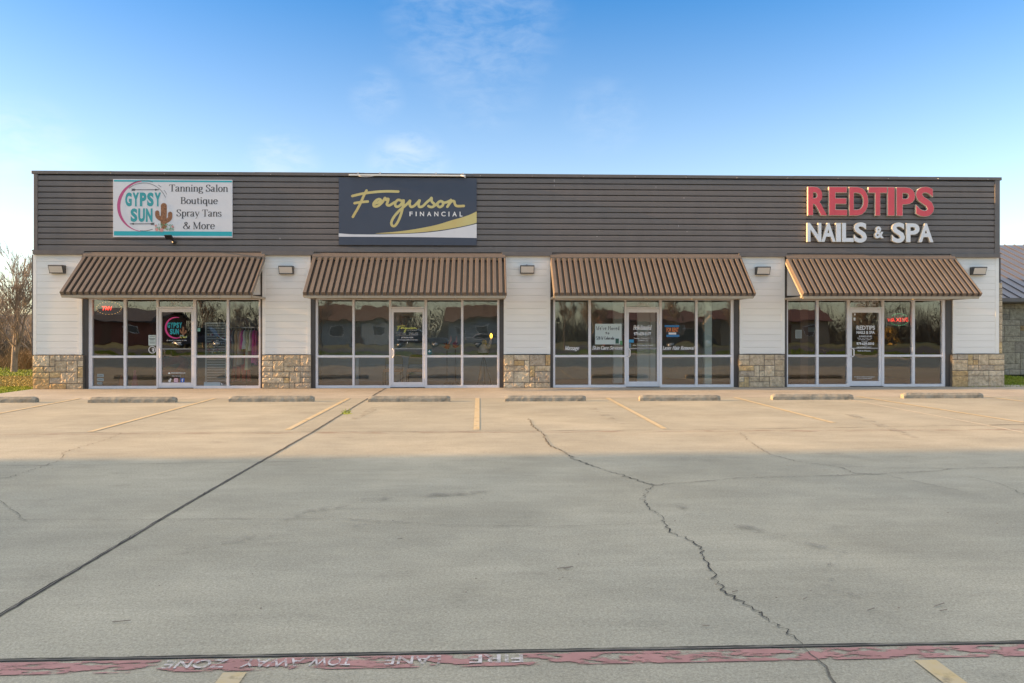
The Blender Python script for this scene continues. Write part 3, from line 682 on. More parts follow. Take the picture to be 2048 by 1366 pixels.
for i, (pts, w, jit, wv, k) in enumerate(CR):
    m_ = MB(); gribbon(m_, gpx(pts), w*(.62 if k == 'crack' else .9), .008 + i*.0003, jit*1.35, .04, min(.95, wv+.25), 50+i)
    if k == 'crack':
        r = random.Random(90+i); gp = gpx(pts)
        for q in range(len(gp)):           # crumbled spots and side splinters
            a = r.randrange(len(gp)-1); p = gp[a].lerp(gp[a+1], r.random()); s = w*r.uniform(.5, 1.3)
            m_.poly([(p.x + s*math.cos(t)*r.uniform(.4,1.1), p.y + s*.8*math.sin(t)*r.uniform(.4,1.1), .0125+i*.0001) for t in (0,.9,1.8,2.8,3.7,4.6,5.5)])
    m_.build('pavement_crack', M[k], lot)
for i, (pts, w) in enumerate((([(1650,1160),(1680,1185),(1730,1200),(1760,1206)],.10),([(1606,1138),(1640,1128),(1668,1132)],.09),([(1700,1140),(1720,1136),(1735,1140)],.07),([(1128,1128),(1136,1117),(1146,1110)],.05),([(560,1040),(760,1000),(1000,985)],.16),([(300,1120),(520,1075),(820,1050)],.16),([(1350,1010),(1500,1060),(1720,1120)],.14),([(700,845),(760,812)],.18),([(1240,850),(1180,815)],.18),([(1840,880),(1700,830)],.18))):
    m_ = MB(); gribbon(m_, smooth_pts([tuple(v) for v in gpx(pts)], 8), w, .0135+i*.0002, .004, .06, .25, 200+i); m_.build('tyre_scuff', M['scuff'], lot)
# dry stems, leaves and pebbles lying about
m_ = MB(); r = random.Random(5)
for px, py, L in ((243,1246,.10),(1130,1138,.12),(1135,1139,.06),(1878,1213,.10),(1470,1186,.04),(1742,1222,.06),(1412,1255,.04),(800,1080,.04),(1610,1200,.03),(1887,1224,.05)):
    p = gnd(px, py); a = r.uniform(-.5,.5)
    m_.bar(p+Vector((-math.cos(a)*L/2,-math.sin(a)*L/2,.01)), p+Vector((math.cos(a)*L/2,math.sin(a)*L/2,.014)), .004, .004)
for q in range(320):
    x, y, s = r.uniform(-7,9), -19.0 + 17*r.random()**1.5, r.uniform(.003,.008)
    m_.lathe((x,y,.001), [(0,s*.7),(s*.8,s*.4),(s,0)], 5)
lit = m_.build('ground_litter', M['bark']); kind(lit, 'stuff'); tag(lit, 'scattered dry stems, leaf scraps and pebbles on the concrete lot', 'litter')
# weeds in the joint
m_ = MB()
for k in range(26):
    p = gnd(693+r.uniform(-8,8), 827+r.uniform(-4,4)); h = r.uniform(.03,.09); a = r.uniform(0,6.3)
    m_.add([p+Vector((-.008,0,0)), p+Vector((.008,0,0)), p+Vector((math.cos(a)*h*.7, math.sin(a)*h*.7, h))], [(0,1,2)])
p = gnd(693,827); m_.lathe((p.x,p.y,.0), [(0,.012),(.09,.004),(.12,.001)], 9)
w_ = m_.build('weed', M['grassb'], None, gnd(693,827)); tag(w_, 'small green weed growing in the dark joint beside a parking line', 'weed')
# parking lines: pale near the walkway, yellow towards the lot
def pline(xa, ya_, xb, yb_, w=.10):
    m_ = MB(); k = 24
    L = []; 
    for i in range(k+1):
        t = i/k; x, y = xa+(xb-xa)*t, ya_+(yb_-ya_)*t; L += [(x-w/2, y, .006), (x+w/2, y, .006)]
    m_.add(L, [(2*i, 2*i+1, 2*i+3, 2*i+2) for i in range(k)])
    return m_.build('parking_line', M['yellow'], lot)
for (a, b_) in (((160,797),(-60,838)),((430,797),(180,864)),((697,797),(575,860)),((955,796.5),(953,860)),((1215,796),(1330,858)),((1470,795),(1668,846)),((1715,793),(2048,845)),((1970,793.5),(2048,803))):
    A, B = gnd(*a), gnd(*b_); pline(A.x, A.y, B.x, B.y)
A, B = gnd(470,1347), gnd(440,1386); pline(A.x, A.y, A.x-.01, A.y-2.5, .115)
A, B = gnd(1850,1322), gnd(1920,1366); pline(A.x, A.y, A.x+.01, A.y-2.5, .115)
# worn red fire lane band with white stencil read from the other side
def band_y(x, o): return ya.y + sl*(x-ya.x) - o
m_ = MB(); k = 60; L = []
for i in range(k+1):
    x = -5 + 10*i/k; L += [(x, band_y(x,.165), .005), (x, band_y(x,.025), .005)]
m_.add(L, [(2*i, 2*i+2, 2*i+3, 2*i+1) for i in range(k)])
m_.build('fire_lane_band', M['red'], lot)
m_ = MB()
for wd, pa, pb in (('ZONE',338,462),('AWAY',490,612),('TOW',622,706),('LANE',770,882),('FIRE',938,1046)):
    vs, fs = text_raw(wd, .012)
    ax, bx = min(v.x for v in vs), max(v.x for v in vs); ay, by = min(v.y for v in vs), max(v.y for v in vs)
    xa, xb = gnd(pa,1322).x, gnd(pb,1318).x
    m_.add([(xb - (v.x-ax)/(bx-ax)*(xb-xa), band_y(xb-(v.x-ax)/(bx-ax)*(xb-xa), .042 + (v.y-ay)/(by-ay)*.095), .009) for v in vs], fs)
m_.build('fire_lane_lettering', M['whitep'], lot)

# ------------------------------------------------------------------ WHEEL STOPS
def stop_mesh(L, seed):
    r = random.Random(seed); m_ = MB(); n = 26; rings = []
    prof = [(-.082,0),(-.080,.078),(-.045,.128),(-.03,.133),(.03,.133),(.045,.128),(.080,.078),(.082,0)]
    for i in range(n+1):
        t = i/n; x = -L/2 + L*t; e = min(t, 1-t)*L; k = 1 - max(0, .03-e)/.03*.2
        rings.append([(x + r.uniform(-.003,.003), y*(.92+.08*k)+r.uniform(-.003,.003), max(0, z*k + (r.uniform(-.004,.003) if z else 0))) for y, z in prof])
    p = len(prof); vs = [v for g in rings for v in g]
    fs = [(i*p+j, (i+1)*p+j, (i+1)*p+j+1, i*p+j+1) for i in range(n) for j in range(p-1)] + [tuple(range(p)), tuple(n*p+j for j in range(p))[::-1]]
    m_.add(vs, fs); return m_
stops = [((-120,66,806),'weathered concrete wheel stop nearest the lawn, cut off by the photo edge'),
 ((175,347,806),'weathered concrete wheel stop in front of the boutique door with the pink ring'),
 ((457,625,804),'concrete wheel stop in front of the stone base between the first two shops'),
 ((736,900,804),'concrete wheel stop touching the long dark joint, in front of the door with yellow script'),
 ((1010,1173,803),'concrete wheel stop in front of the pane lettered Massage'),
 ((1280,1443,802),'concrete wheel stop in front of the orange for rent sign'),
 ((1546,1710,800),'concrete wheel stop beside the pale joint, in front of the framed notice shop'),
 ((1808,1971,797),'concrete wheel stop farthest from the lawn, in front of the waxing sign')]
for i, ((a, b_, py), lab) in enumerate(stops):
    A, B = gnd(a, py), gnd(b_, py); m_ = stop_mesh(B.x-A.x, i)
    o = m_.build('wheel_stop', M['stopc'], None, ((A.x+B.x)/2, A.y+.085, .0), local=True)
    tag(o, lab, 'wheel stop', 'concrete wheel stops along the walkway')

# ------------------------------------------------------------------ LAWN
def blades(xr, yr, n, seed, name, label, h0=.03, h1=.08, m='grassb'):
    r = random.Random(seed); m_ = MB()
    for q in range(n):
        x, y = r.uniform(*xr), r.uniform(*yr)
        a = r.uniform(0, 6.3); h = r.uniform(h0, h1); w = .008 + .0006*(y+22); l = r.uniform(.2, .9)
        dx, dy = math.cos(a)*w, math.sin(a)*w
        m_.add([(x-dx,y-dy,-.04),(x+dx,y+dy,-.04),(x-dy*l*h*30,y+dx*l*h*30,-.04+h)], [(0,1,2)])
    o = m_.build(name, M[m]); kind(o, 'stuff'); tag(o, label, 'grass')
blades((-23,-12.76), (-3.1, 1.3), 24000, 3, 'lawn_grass', 'bright green lawn grass beside the corner of the shops', .02, .05)
blades((-26,-12.4), (1.2, 6.4), 27000, 13, 'straw_grass', 'straw coloured dry grass in the middle of the lawn', .015, .04, 'straw')
blades((-30,-12.4), (6.2, 15), 22000, 14, 'rear_grass', 'green grass at the back of the lawn before the thicket', .02, .05)
blades((13.6,19), (-.2, 6), 9000, 4, 'grass_strip', 'short green grass between the shops and the neighbouring stone building')
# ------------------------------------------------------------------ SIGNS
def zp(ox, oy, sc): return lambda x, y: (ox + x/sc, oy + y/sc)
def on(map_, Y):        # zoom pixel -> (x, z) on the plane y = Y
    def g(x, y):
        px, py = map_(x, y); p = at(px, py, Y); return Vector((p.x, p.z))
    return g
# tanning salon board
YP = -.105
g = on(zp(210, 340, 7.585), YP)
a, b_ = g(122,138), g(1930,1024)
sign = thing('shop_sign', 'white printed board with pink ring, leopard print cactus and tanning salon lettering', 'sign', ((a.x+b_.x)/2, YP, b_.y))
mb = MB(); mb.box(a.x, b_.x, YP, YP+.045, b_.y, a.y); mb.build('board', M['wpanel'], sign)
def rect(mb, g, x0, y0, x1, y1, Y, m=0):
    p, q = g(x0,y1), g(x1,y0); mb.quad((p.x,Y,p.y),(q.x,Y,p.y),(q.x,Y,q.y),(p.x,Y,q.y), m)
mb = MB(); rect(mb, g, 136,935,1926,995, YP-.003); rect(mb, g, 136,163,1926,176, YP-.003); mb.build('teal_stripe', M['tealb'], sign)
def ring(mb, cx, cy, r, t0, t1, wfun, Y, m=0, n=60, rj=0, seed=0):
    rr = random.Random(seed); L = []; Q = []; _lay[0] = (_lay[0]+1) % 12; Y -= _lay[0]*.00012
    for i in range(n+1):
        t = R(t0 + (t1-t0)*i/n); w = wfun(i/n)/2; rad = r + rr.uniform(-rj, rj)
        for S, lst in ((1, L), (-1, Q)):
            p = g(cx + (rad+S*w)*math.cos(t), cy - (rad+S*w)*math.sin(t)); lst.append((p.x, Y, p.y))
    mb.add(L+Q, [(i, i+1, n+1+i+1, n+1+i) for i in range(n)], m)
mb = MB()
ring(mb, 590, 552, 382, 95, 262, lambda t: 10 + 38*math.sin(math.pi*min(1, t*1.08))**1.2, YP-.004)
mb.build('ring', M['pink'], sign)
for q_ in ((590,552,355,22,130,6),(590,552,392,70,125,6),(585,552,372,262,292,8),(590,552,392,48,56,6),(596,552,388,28,40,5)):
    mb = MB(); ring(mb, *q_[:5], (lambda t, w=q_[5]: w), YP-.006); mb.build('ink_line', M['ink'], sign)
def arrow(mb, x0, x1, y, Y, s):
    stroke(mb, [g(x0,y), g(x1,y)], .016, Y, 0, .02)
    for k in (0, 18, 36):
        xx = x0 + s*k
        stroke(mb, [g(xx+s*22,y), g(xx, y-18)], .014, Y); stroke(mb, [g(xx+s*22,y), g(xx, y+18)], .014, Y)
    p, q, r_ = g(x1,y), g(x1-s*60,y-15), g(x1-s*60,y+15); mb.poly([(p.x,Y-.002,p.y),(q.x,Y-.002,q.y),(r_.x,Y-.002,r_.y)])
for q_ in ((405, 820, 300, YP-.004, 1), (750, 378, 817, YP-.004, -1)):
    mb = MB(); arrow(mb, *q_); mb.build('arrow', M['ink'], sign)
mb = MB()
def tfit(mb, s, x0, y0, x1, y1, Y, g=g, **k):
    p, q = g(x0,y1), g(x1,y0); text_fit(mb, s, p.x, q.x, p.y, q.y, Y, **k)
def sfit(mb, s, x0, y0, x1, y1, Y, g=g, **k):
    p, q = g(x0,y1), g(x1,y0); serif_fit(mb, s, p.x, q.x, p.y, q.y, Y, **k)
def chars(mb, s, x0, x1, y0, y1, Y, g=g, bold=0.0, gap=.12, wid=None, **k):
    ws = [({'I':.45,'&':1.1,'1':.6,' ':.6}.get(c,1.0)) for c in s]; tot = sum(ws) + gap*(len(s)-1); u = (x1-x0)/tot; x = x0
    for c, w in zip(s, ws):
        if c != ' ': tfit(mb, c, x, y0, x+w*u, y1, Y, g, bold=bold, **k)
        x += (w+gap)*u
chars(mb, 'GYPSY', 308, 850, 342, 552, YP-.005, bold=.05); chars(mb, 'SUN', 390, 722, 583, 788, YP-.005, bold=.05, gap=.14)
mb.build('shop_name', M['teal'], sign)
mb = MB()
for s, x0, y0, x1, y1 in (('Tanning Salon',978,226,1866,357),('Boutique',1148,414,1702,546),('Spray Tans',1090,602,1762,735),('& More',1193,790,1658,896)):
    mb = MB(); sfit(mb, s, x0, y0, x1, y1, YP-.005); mb.build('lettering', M['ink'], sign)
mb = MB()
def fat(mb, g, pts, w, Y, m=0):
    q = smooth_pts([tuple(g(*p)) for p in pts], 8); s = (g(w,0)-g(0,0)).x; stroke(mb, q, s, Y, m, s, caps=True)
fat(mb, g, [(893,545),(893,640),(890,760),(893,850)], 92, YP-.004); fat(mb, g, [(880,760),(835,735),(800,700),(793,645)], 66, YP-.0055); fat(mb, g, [(920,778),(965,755),(988,720),(990,665)], 66, YP-.007)
mb.build('cactus_print', M['leop'], sign)
mb = MB(); r = random.Random(3)
for q in range(46):
    x, y = 760+280*r.random(), 925-90*r.random()**1.4; s = r.uniform(14,34); t = r.uniform(.6,2.5); Y = YP-.010-.0002*q
    p, q1, q2, q3 = g(x,y), g(x+s*.5*math.cos(t)-8,y-s*.6), g(x+s*math.cos(t),y-s*1.5*math.sin(t)), g(x+s*.5*math.cos(t)+9,y-s*.5)
    mb.poly([(v.x,Y,v.y) for v in (p,q1,q2,q3)], r.choice([0,1,1,0]))
for x, y, s in ((862,912,30),(790,905,24),(1030,860,18),(775,845,16)):
    mb.poly([(g(x+s*math.cos(t*.5),y+s*math.sin(t*.5)).x, YP-.021, g(x+s*math.cos(t*.5),y+s*math.sin(t*.5)).y) for t in range(12)], 2)
mb.build('flower_print', [M['leaf1'], M['leaf2'], M['rose']], sign)

# financial firm board
YB = -.105
g2 = on(zp(660, 330, 6.606), YB)
a, b_ = g2(115,163), g2(1938,1062)
fs_ = thing('shop_sign', 'dark blue board with gold handwritten script and a gold and white swoosh', 'sign', ((a.x+b_.x)/2, YB, b_.y))
mb = MB(); mb.box(a.x, b_.x, YB, YB+.045, b_.y, a.y); mb.build('board', M['navy'], fs_)
SCRIPT = [
 [(295,410),(400,385),(520,365),(660,352),(780,348),(903,352)], [(483,338),(450,400),(410,490),(370,570),(335,630),(303,685)], [(325,505),(410,491),(500,483)],
 [(588,512),(650,490),(672,468),(650,452),(612,468),(578,510),(585,545),(630,542),(680,505),(712,462),(728,436),(742,462),(770,448),(762,490),(752,522),(782,535),(830,508),(858,492)],
 [(938,470),(900,462),(868,492),(862,532),(885,552),(925,535),(955,495),(972,466),(968,520),(945,630),(905,735),(860,802),(822,800),(812,755),(850,680),(915,605),(985,545),(1035,498),(1058,472),(1052,515),(1070,552),(1110,542),(1160,495),(1185,466),(1172,512),(1180,552),(1225,545),(1280,492),(1325,455),(1342,436),(1345,482),(1375,515),(1368,548),(1332,556),(1300,543)],
 [(1370,545),(1405,520),(1440,488),(1470,475),(1432,492),(1420,528),(1448,556),(1488,535),(1495,495),(1468,478)], [(1492,500),(1540,492),(1590,470),(1602,462),(1580,508),(1550,552)], [(1565,525),(1605,482),(1640,480),(1652,520),(1680,543),(1768,541)],
]
def script(mb, g, Y, w, m=0, f=lambda p: p):
    s = (g(w,0)-g(0,0)).x
    for pts in SCRIPT:
        stroke(mb, smooth_pts([tuple(g(*f(p))) for p in pts], 8), s, Y, m, s, caps=True)
mb = MB(); script(mb, g2, YB-.005, 34); mb.build('script_name', M['gold'], fs_)
mb = MB()
for ch, x0, x1 in (('F',1050,1092),('I',1132,1145),('N',1188,1243),('A',1282,1340),('N',1378,1432),('C',1470,1527),('I',1566,1578),('A',1617,1675),('L',1713,1750)): 
    mb = MB(); tfit(mb, ch, x0, 617, x1, 676 + (x0-1050)*.007, YB-.005, g2, bold=.02); mb.build('letter', M['white'], fs_)
def flatpoly(mb, g, pts, Y, m=0): mb.poly([(g(*p).x, Y, g(*p).y) for p in pts], m)
def swoosh(mb, up, lo, Y, g=g2):
    U = smooth_pts(up, 8); L = smooth_pts(lo, 8); n = len(U)
    vs = [(g(*p).x, Y, g(*p).y) for p in U] + [(g(*p).x, Y, g(*p).y) for p in L]
    mb.add(vs, [(n+i, n+i+1, i+1, i) for i in range(n-1)])
mb = MB(); swoosh(mb, [(605,903),(900,878),(1150,843),(1400,793),(1600,733),(1750,690),(1850,655),(1938,612)], [(605,906),(900,905),(1150,893),(1400,868),(1600,838),(1750,810),(1850,788),(1938,765)], YB-.004)
mb.build('gold_swoosh', M['gold'], fs_)
mb = MB(); swoosh(mb, [(115,903),(300,915),(600,918),(900,912),(1150,902),(1400,880),(1600,850),(1800,810),(1938,777)], [(115,948),(300,949),(600,950),(900,951),(1150,953),(1400,956),(1600,959),(1800,962),(1938,965)], YB-.003)
mb.build('white_swoosh', M['wpanel'], fs_)

# channel letters
YL = -.165
def letters(s, boxes, y0, y1, face, label):
    x0, x1 = at(boxes[0][0], y0, YL).x, at(boxes[-1][1], y0, YL).x; zb = at(1740, y1, YL).z
    t = thing('channel_letter_sign', label, 'sign', ((x0+x1)/2, YL, zb))
    for ch, (a, b_) in zip(s, boxes):
        ca, cb = (y0, y1) if ch != '&' else (452.5, 477)
        X0, X1 = atx(a, YL), atx(b_, YL); za, zb = at(1740, cb, YL).z, at(1740, ca, YL).z
        if ch == 'S': za -= .02; zb += .02
        m_ = MB(); text_fit(m_, ch, X0, X1, za, zb, YL, bold=.036, extrude=.075)
        L = m_.build('letter', M['letterside'], t)
        i = .009; m_ = MB(); text_fit(m_, ch, X0+i, X1-i, za+i, zb-i, YL-.006, bold=.026, extrude=.004); m_.build('letter_face', face, L)
    m_ = MB(); m_.box(x0+.05, x1-.05, YL+.078, YF-.008, (za+zb)/2-.03, (za+zb)/2+.03); m_.build('mounting_rail', M['darkgrey'], t)
letters('REDTIPS', [(1616,1654.5),(1658,1694.5),(1698.5,1736.8),(1737,1774.3),(1775.5,1789.3),(1793,1830.3),(1831.5,1868.3)], 374, 431.5, M['redface'], 'upper row of big red channel letters with pale edges on the dark cladding')
letters('NAILS&SPA', [(1614.5,1643),(1642.5,1671.5),(1671.8,1682),(1683.8,1707.5),(1707.8,1734),(1749,1768),(1783.6,1810),(1812,1839.3),(1837,1867)], 446, 484.3, M['whiteface'], 'lower row of white channel letters under the red ones')

# lamp bar over the dark board, floodlight under the white one
p0, p1 = at(698, 349.5, -.16), at(931, 349.5, -.16)
lb = thing('sign_light_bar', 'long slim white lamp bar on the parapet edge above the dark blue board', 'light', ((p0.x+p1.x)/2, -.16, p0.z))
mb = MB(); mb.box(p0.x, p1.x, -.20, -.13, p0.z-.028, p0.z+.012); mb.build('housing', M['siding'], lb, bevel=.006)
mb = MB(); mb.box(p0.x+.02, p1.x-.05, -.19, -.14, p0.z+.0125, p0.z+.03); mb.build('reflector', M['darkgrey'], lb)
mb = MB(); q = at(720,351,-.2); mb.tube([(at(x,350+dy,-.17).x, -.215, at(x,350+dy,-.17).z) for x, dy in ((718,2.5),(724,3.8),(733,4.2),(741,3.6),(748,2.4))], .006, 6); mb.build('cable', M['white'], lb)
for x in (716, 760, 872, 926):
    mb = MB(); xx = atx(x, -.13); mb.box(xx-.02, xx+.02, -.129, .0, p0.z+.013, ZT+.012); mb.build('bracket', M['siding'], lb)
mb = MB(); e = at(926, 352, -.2); mb.tube([(e.x-.06,-.2,p0.z),(e.x+.03,-.21,p0.z-.03),(e.x+.07,-.21,p0.z-.07)], .016, 8); mb.build('end_elbow', M['white'], lb)
c = at(340, 474, -.26)
fl = thing('floodlight', 'small black floodlight on an arm under the white tanning salon board', 'light', (c.x, -.1, c.z))
mb = MB()
h = at(337, 474, -.34); mb.prism([(h.x-.10,-.40,h.z+.04),(h.x-.085,-.30,h.z-.06),(h.x-.085,-.24,h.z-.03),(h.x-.10,-.36,h.z+.06)], (.19,0,0)); mb.build('lamp_head', M['black'], fl)
mb = MB(); k = at(346,482,-.15); mb.tube([(h.x,-.3,h.z-.03),(k.x,-.2,k.z+.03),(k.x+.01,-.10,k.z-.03)], .022, 8); mb.tube([(k.x+.01,-.12,k.z-.03),(k.x+.01,-.062,k.z-.03)], .05, 12); mb.build('arm', M['black'], fl)
mb = MB(); mb.tube([(k.x-.03,-.2,k.z+.035),(k.x+.01,-.22,k.z+.03)], .012, 8); mb.build('knuckle', M['steel'], fl)

# wall pack lamps on the columns
labs = ['wall lamp on the siding column nearest the lawn, its left side lit', 'wall lamp on the siding column between the tanning and financial shops', 'wall lamp with a small sensor on top, on the middle siding column',
        'wall lamp on the siding column between the for rent shop and the nail shop', 'wall lamp on the siding column beside the neighbouring stone building']
for i, (px, py) in enumerate(((114,538.5),(572.5,540),(1054.5,539),(1525.5,541.5),(1957,542))):
    p = at(px, py, -.11); w, h = .20, .115
    lm = thing('wall_lamp', labs[i], 'wall lamp', (p.x, -.02, p.z), 'wall lamps on the siding columns')
    pr = [(-.015, h), (-.20, h), (-.215, h-.03), (-.215+.012, h-.03), (-.13, -h+.022), (-.15, -h+.018), (-.15,-h), (-.015,-h)]
    m_ = MB(); m_.add([(p.x+sx*w, y, p.z+z) for sx in (-1,1) for y, z in pr], [tuple(range(8)), tuple(range(8,16))[::-1]] + [(j, j+8, (j+1)%8+8, (j+1)%8) for j in range(8)])
    m_.build('housing', M['darkgrey'], lm, bevel=.004)
    m_ = MB(); ya_, za_, yb_, zb_ = -.210, h-.035, -.142, -h+.022
    m_.quad((p.x-w+.02, yb_, p.z+zb_), (p.x+w-.02, yb_, p.z+zb_), (p.x+w-.02, ya_, p.z+za_), (p.x-w+.02, ya_, p.z+za_)); m_.build('lens', M['lens'], lm)
    if i in (2,):
        m_ = MB(); m_.tube([(p.x-.01,-.07,p.z+h),(p.x-.01,-.07,p.z+h+.05)], [.03,.026], 10); m_.build('sensor', M['steel'], lm)

# ------------------------------------------------------------------ LETTERING AND NOTICES ON THE GLASS
YG = YW - .006
def lettering(mb, m, parent, name='lettering'): return mb.build(name, m, parent)
# pixel-mapped helper on the glass plane
gg = on(lambda x, y: (x, y), YG)
def gt(mb, s, x0, y0, x1, y1, bold=0.0, **k): tfit(mb, s, x0, y0, x1, y1, YG, gg, bold=bold, **k)
def gs(mb, s, x0, y0, x1, y1, shear=.28, thick=.17, thin=.08): sfit(mb, s, x0, y0, x1, y1, YG, gg, shear=shear, thick=thick, thin=thin)
# shop one door
d1 = doors[0][0]
g = on(zp(170, 590, 6.832), YG)
mb = MB(); ring(mb, 1245, 447, 142, 75, 300, lambda t: 8 + 17*math.sin(math.pi*t), YG-.001); lettering(mb, M['pinkhot'], d1, 'ring')
mb = MB(); chars(mb, 'GYPSY', 1127, 1325, 375, 450, YG-.002, g, bold=.045); chars(mb, 'SUN', 1160, 1283, 462, 538, YG-.002, g, bold=.045); lettering(mb, M['tealb'], d1, 'shop_name')
mb = MB(); fat(mb, g, [(1342,448),(1342,500),(1342,548)], 30, YG-.003); fat(mb, g, [(1335,520),(1312,510),(1304,482)], 22, YG-.0035); fat(mb, g, [(1348,525),(1372,515),(1380,492)], 22, YG-.004); lettering(mb, M['leop'], d1, 'cactus_print')
mb = MB(); r = random.Random(8)
for q in range(16):
    x, y = 1295+95*r.random(), 590-35*r.random(); s = 16
    flatpoly(mb, g, [(x-s*.5,y),(x+s*.5,y),(x+r.uniform(-10,10),y-s)], YG-.005-.0002*q, q % 2)
lettering(mb, [M['leaf2'], M['lime']], d1, 'flower_print')
mb = MB(); tfit(mb, '1417 W HWY 71 LA GRANGE, TX 78945', 1112, 615, 1388, 630, YG, g, bold=.01); tfit(mb, '979.968.3443', 1187, 642, 1312, 660, YG, g, bold=.01)
tfit(mb, 'GYPSYSUNBOUTIQUE.COM', 1175, 1056, 1370, 1078, YG, g, bold=.02); tfit(mb, 'FIND US ON SOCIAL', 1190, 1100, 1308, 1114, YG, g, bold=.01)
flatpoly(mb, g, [(1132,1078),(1168,1078),(1158,1060),(1148,1054),(1140,1066)], YG)
nt = [(1166,1140),(1166,1180),(1155,1186),(1145,1180),(1148,1164),(1160,1162)]
stroke(mb, [g(*p) for p in nt], .03, YG); stroke(mb, [g(1166,1140), g(1180,1156)], .025, YG)
lettering(mb, M['white'], d1)
mb = MB(); flatpoly(mb, g, [(1215,1135),(1272,1135),(1272,1192),(1215,1192)], YG); flatpoly(mb, g, [(1307,1135),(1357,1135),(1357,1192),(1307,1192)], YG, 1)
q = [g(*p) for p in ((1224,1144),(1263,1144),(1263,1183),(1224,1183),(1224,1144))]; stroke(mb, q, .018, YG-.002, 2); ring(mb, 1243.5, 1163.5, 10, 0, 360, lambda t: 5, YG-.003, 2, 20)
tfit(mb, 'f', 1322, 1142, 1344, 1188, YG-.002, g, bold=.03, m=2)
lettering(mb, [mat('icon_orange', (.75,.16,.14), .5, var=1, vscale=14, c2=(.45,.08,.42)), mat('icon_blue', (.03,.12,.55), .5), M['white']], d1, 'social_icons')
mb = MB(); tfit(mb, 'SUITE A', 1172, 92, 1332, 134, YG, g); lettering(mb, M['white'], fronts[0], 'suite_number')
# shop two door
d2 = doors[1][0]; g3 = on(zp(620, 590, 6.832), YG)
mb = MB(); fmap = lambda p: (1185 + (p[0]-280)*.187, 418 + (p[1]-330)*.20)
s = .012
for pts in SCRIPT: stroke(mb, smooth_pts([tuple(g3(*fmap(p))) for p in pts], 6), s*1.3, YG, 0, s*1.3)
lettering(mb, M['lime'], d2, 'script_name')
mb = MB()
for x, s in zip(range(9), 'FINANCIAL'): tfit(mb, s, 1335+x*15, 476, 1335+x*15+(8 if s != 'I' else 3), 488, YG, g3)
tfit(mb, '1417 W HWY 71, SUITE B', 1178, 513, 1312, 525, YG, g3); tfit(mb, 'La Grange, TX 78945', 1180, 531, 1310, 542, YG, g3); tfit(mb, 'MON - FRI', 1352, 513, 1475, 525, YG, g3); tfit(mb, 'BY APPOINTMENT', 1355, 531, 1478, 542, YG, g3)
flatpoly(mb, g3, [(1178,551),(1478,551),(1478,549),(1178,549)], YG); tfit(mb, '(979)206-2286', 1247, 570, 1412, 595, YG, g3, bold=.01); tfit(mb, 'www.fergusonfinancial.com', 1188, 603, 1470, 624, YG, g3, bold=.01)
flatpoly(mb, g3, [(1325,642),(1334,642),(1334,664),(1325,664)], YG)
lettering(mb, M['white'], d2)
# shop three
d3 = doors[2][0]; g5 = on(zp(1095, 590, 6.832), YG)
mb = MB(); sfit(mb, 'Massage', 236, 697, 430, 768, YG, g5, shear=.25, thick=.19, thin=.09); lettering(mb, M['white'], fronts[2]); mb = MB(); sfit(mb, 'Skin Care Se', 610, 697, 905, 746, YG, g5, shear=.25, thick=.19, thin=.09); sfit(mb, 'vices', 920, 697, 1022, 746, YG, g5, shear=.25, thick=.19, thin=.09)
g6 = on(zp(1270, 590, 6.832), YG)
lettering(mb, M['white'], fronts[2]); mb = MB(); sfit(mb, 'Laser Hair', 376, 698, 612, 747, YG, g6, shear=.25, thick=.19, thin=.09); sfit(mb, 'Removal', 625, 698, 812, 747, YG, g6, shear=.25, thick=.19, thin=.09)
lettering(mb, M['white'], fronts[2])
mb = MB(); tfit(mb, 'Suite C', 1225, 100, 1395, 148, YG, g5, bold=.01); lettering(mb, M['white'], fronts[2], 'suite_number')
mb = MB(); sfit(mb, 'Hello', 1172, 412, 1262, 474, YG, g5, shear=.3, thick=.22, thin=.1); sfit(mb, 'Beautiful', 1268, 412, 1422, 474, YG, g5, shear=.3, thick=.22, thin=.1)
tfit(mb, '979-639-5177', 1180, 505, 1416, 552, YG, g5, bold=.035); tfit(mb, 'Tuesday - Thursday 10 - 5', 1178, 583, 1432, 604, YG, g5, bold=.01, shear=.2); tfit(mb, 'Friday 9 - 12', 1243, 610, 1368, 632, YG, g5, bold=.01, shear=.2); tfit(mb, 'After Hours Appt by Request', 1165, 678, 1445, 698, YG, g5, bold=.01, shear=.2)
lettering(mb, M['white'], d3)
# shop four
d4 = doors[3][0]; g7 = on(zp(1560, 590, 6.832), YG)
mb = MB(); tfit(mb, '1417 W HWY 71 SUITE D', 1003, 75, 1340, 108, YG, g7, bold=.01); tfit(mb, 'LAGRANGE TX 78945', 1018, 118, 1312, 152, YG, g7, bold=.01); lettering(mb, M['white'], fronts[3], 'suite_number')
mb = MB(); tfit(mb, 'REDTIPS', 1046, 418, 1298, 476, YG, g7, bold=.03); tfit(mb, 'NAILS & SPA', 1046, 490, 1294, 532, YG, g7, bold=.03)
tfit(mb, 'BUSINESS HOURS', 1082, 554, 1256, 575, YG, g7, bold=.02); tfit(mb, 'MON - SAT 10AM - 7PM', 1060, 584, 1258, 597, YG, g7, bold=.01); tfit(mb, 'SAT 9:30AM - 6:00PM', 1072, 603, 1236, 616, YG, g7, bold=.01); tfit(mb, 'SUN CLOSED', 1115, 626, 1198, 638, YG, g7, bold=.01)
tfit(mb, '979-639-5010', 1046, 645, 1286, 684, YG, g7, bold=.04); tfit(mb, 'PLEASE', 1155, 687, 1196, 698, YG, g7); tfit(mb, 'APPOINTMENT ONLY', 1046, 706, 1250, 729, YG, g7, bold=.02); tfit(mb, 'Walk Ins Welcome', 1058, 752, 1238, 772, YG, g7, bold=.02)
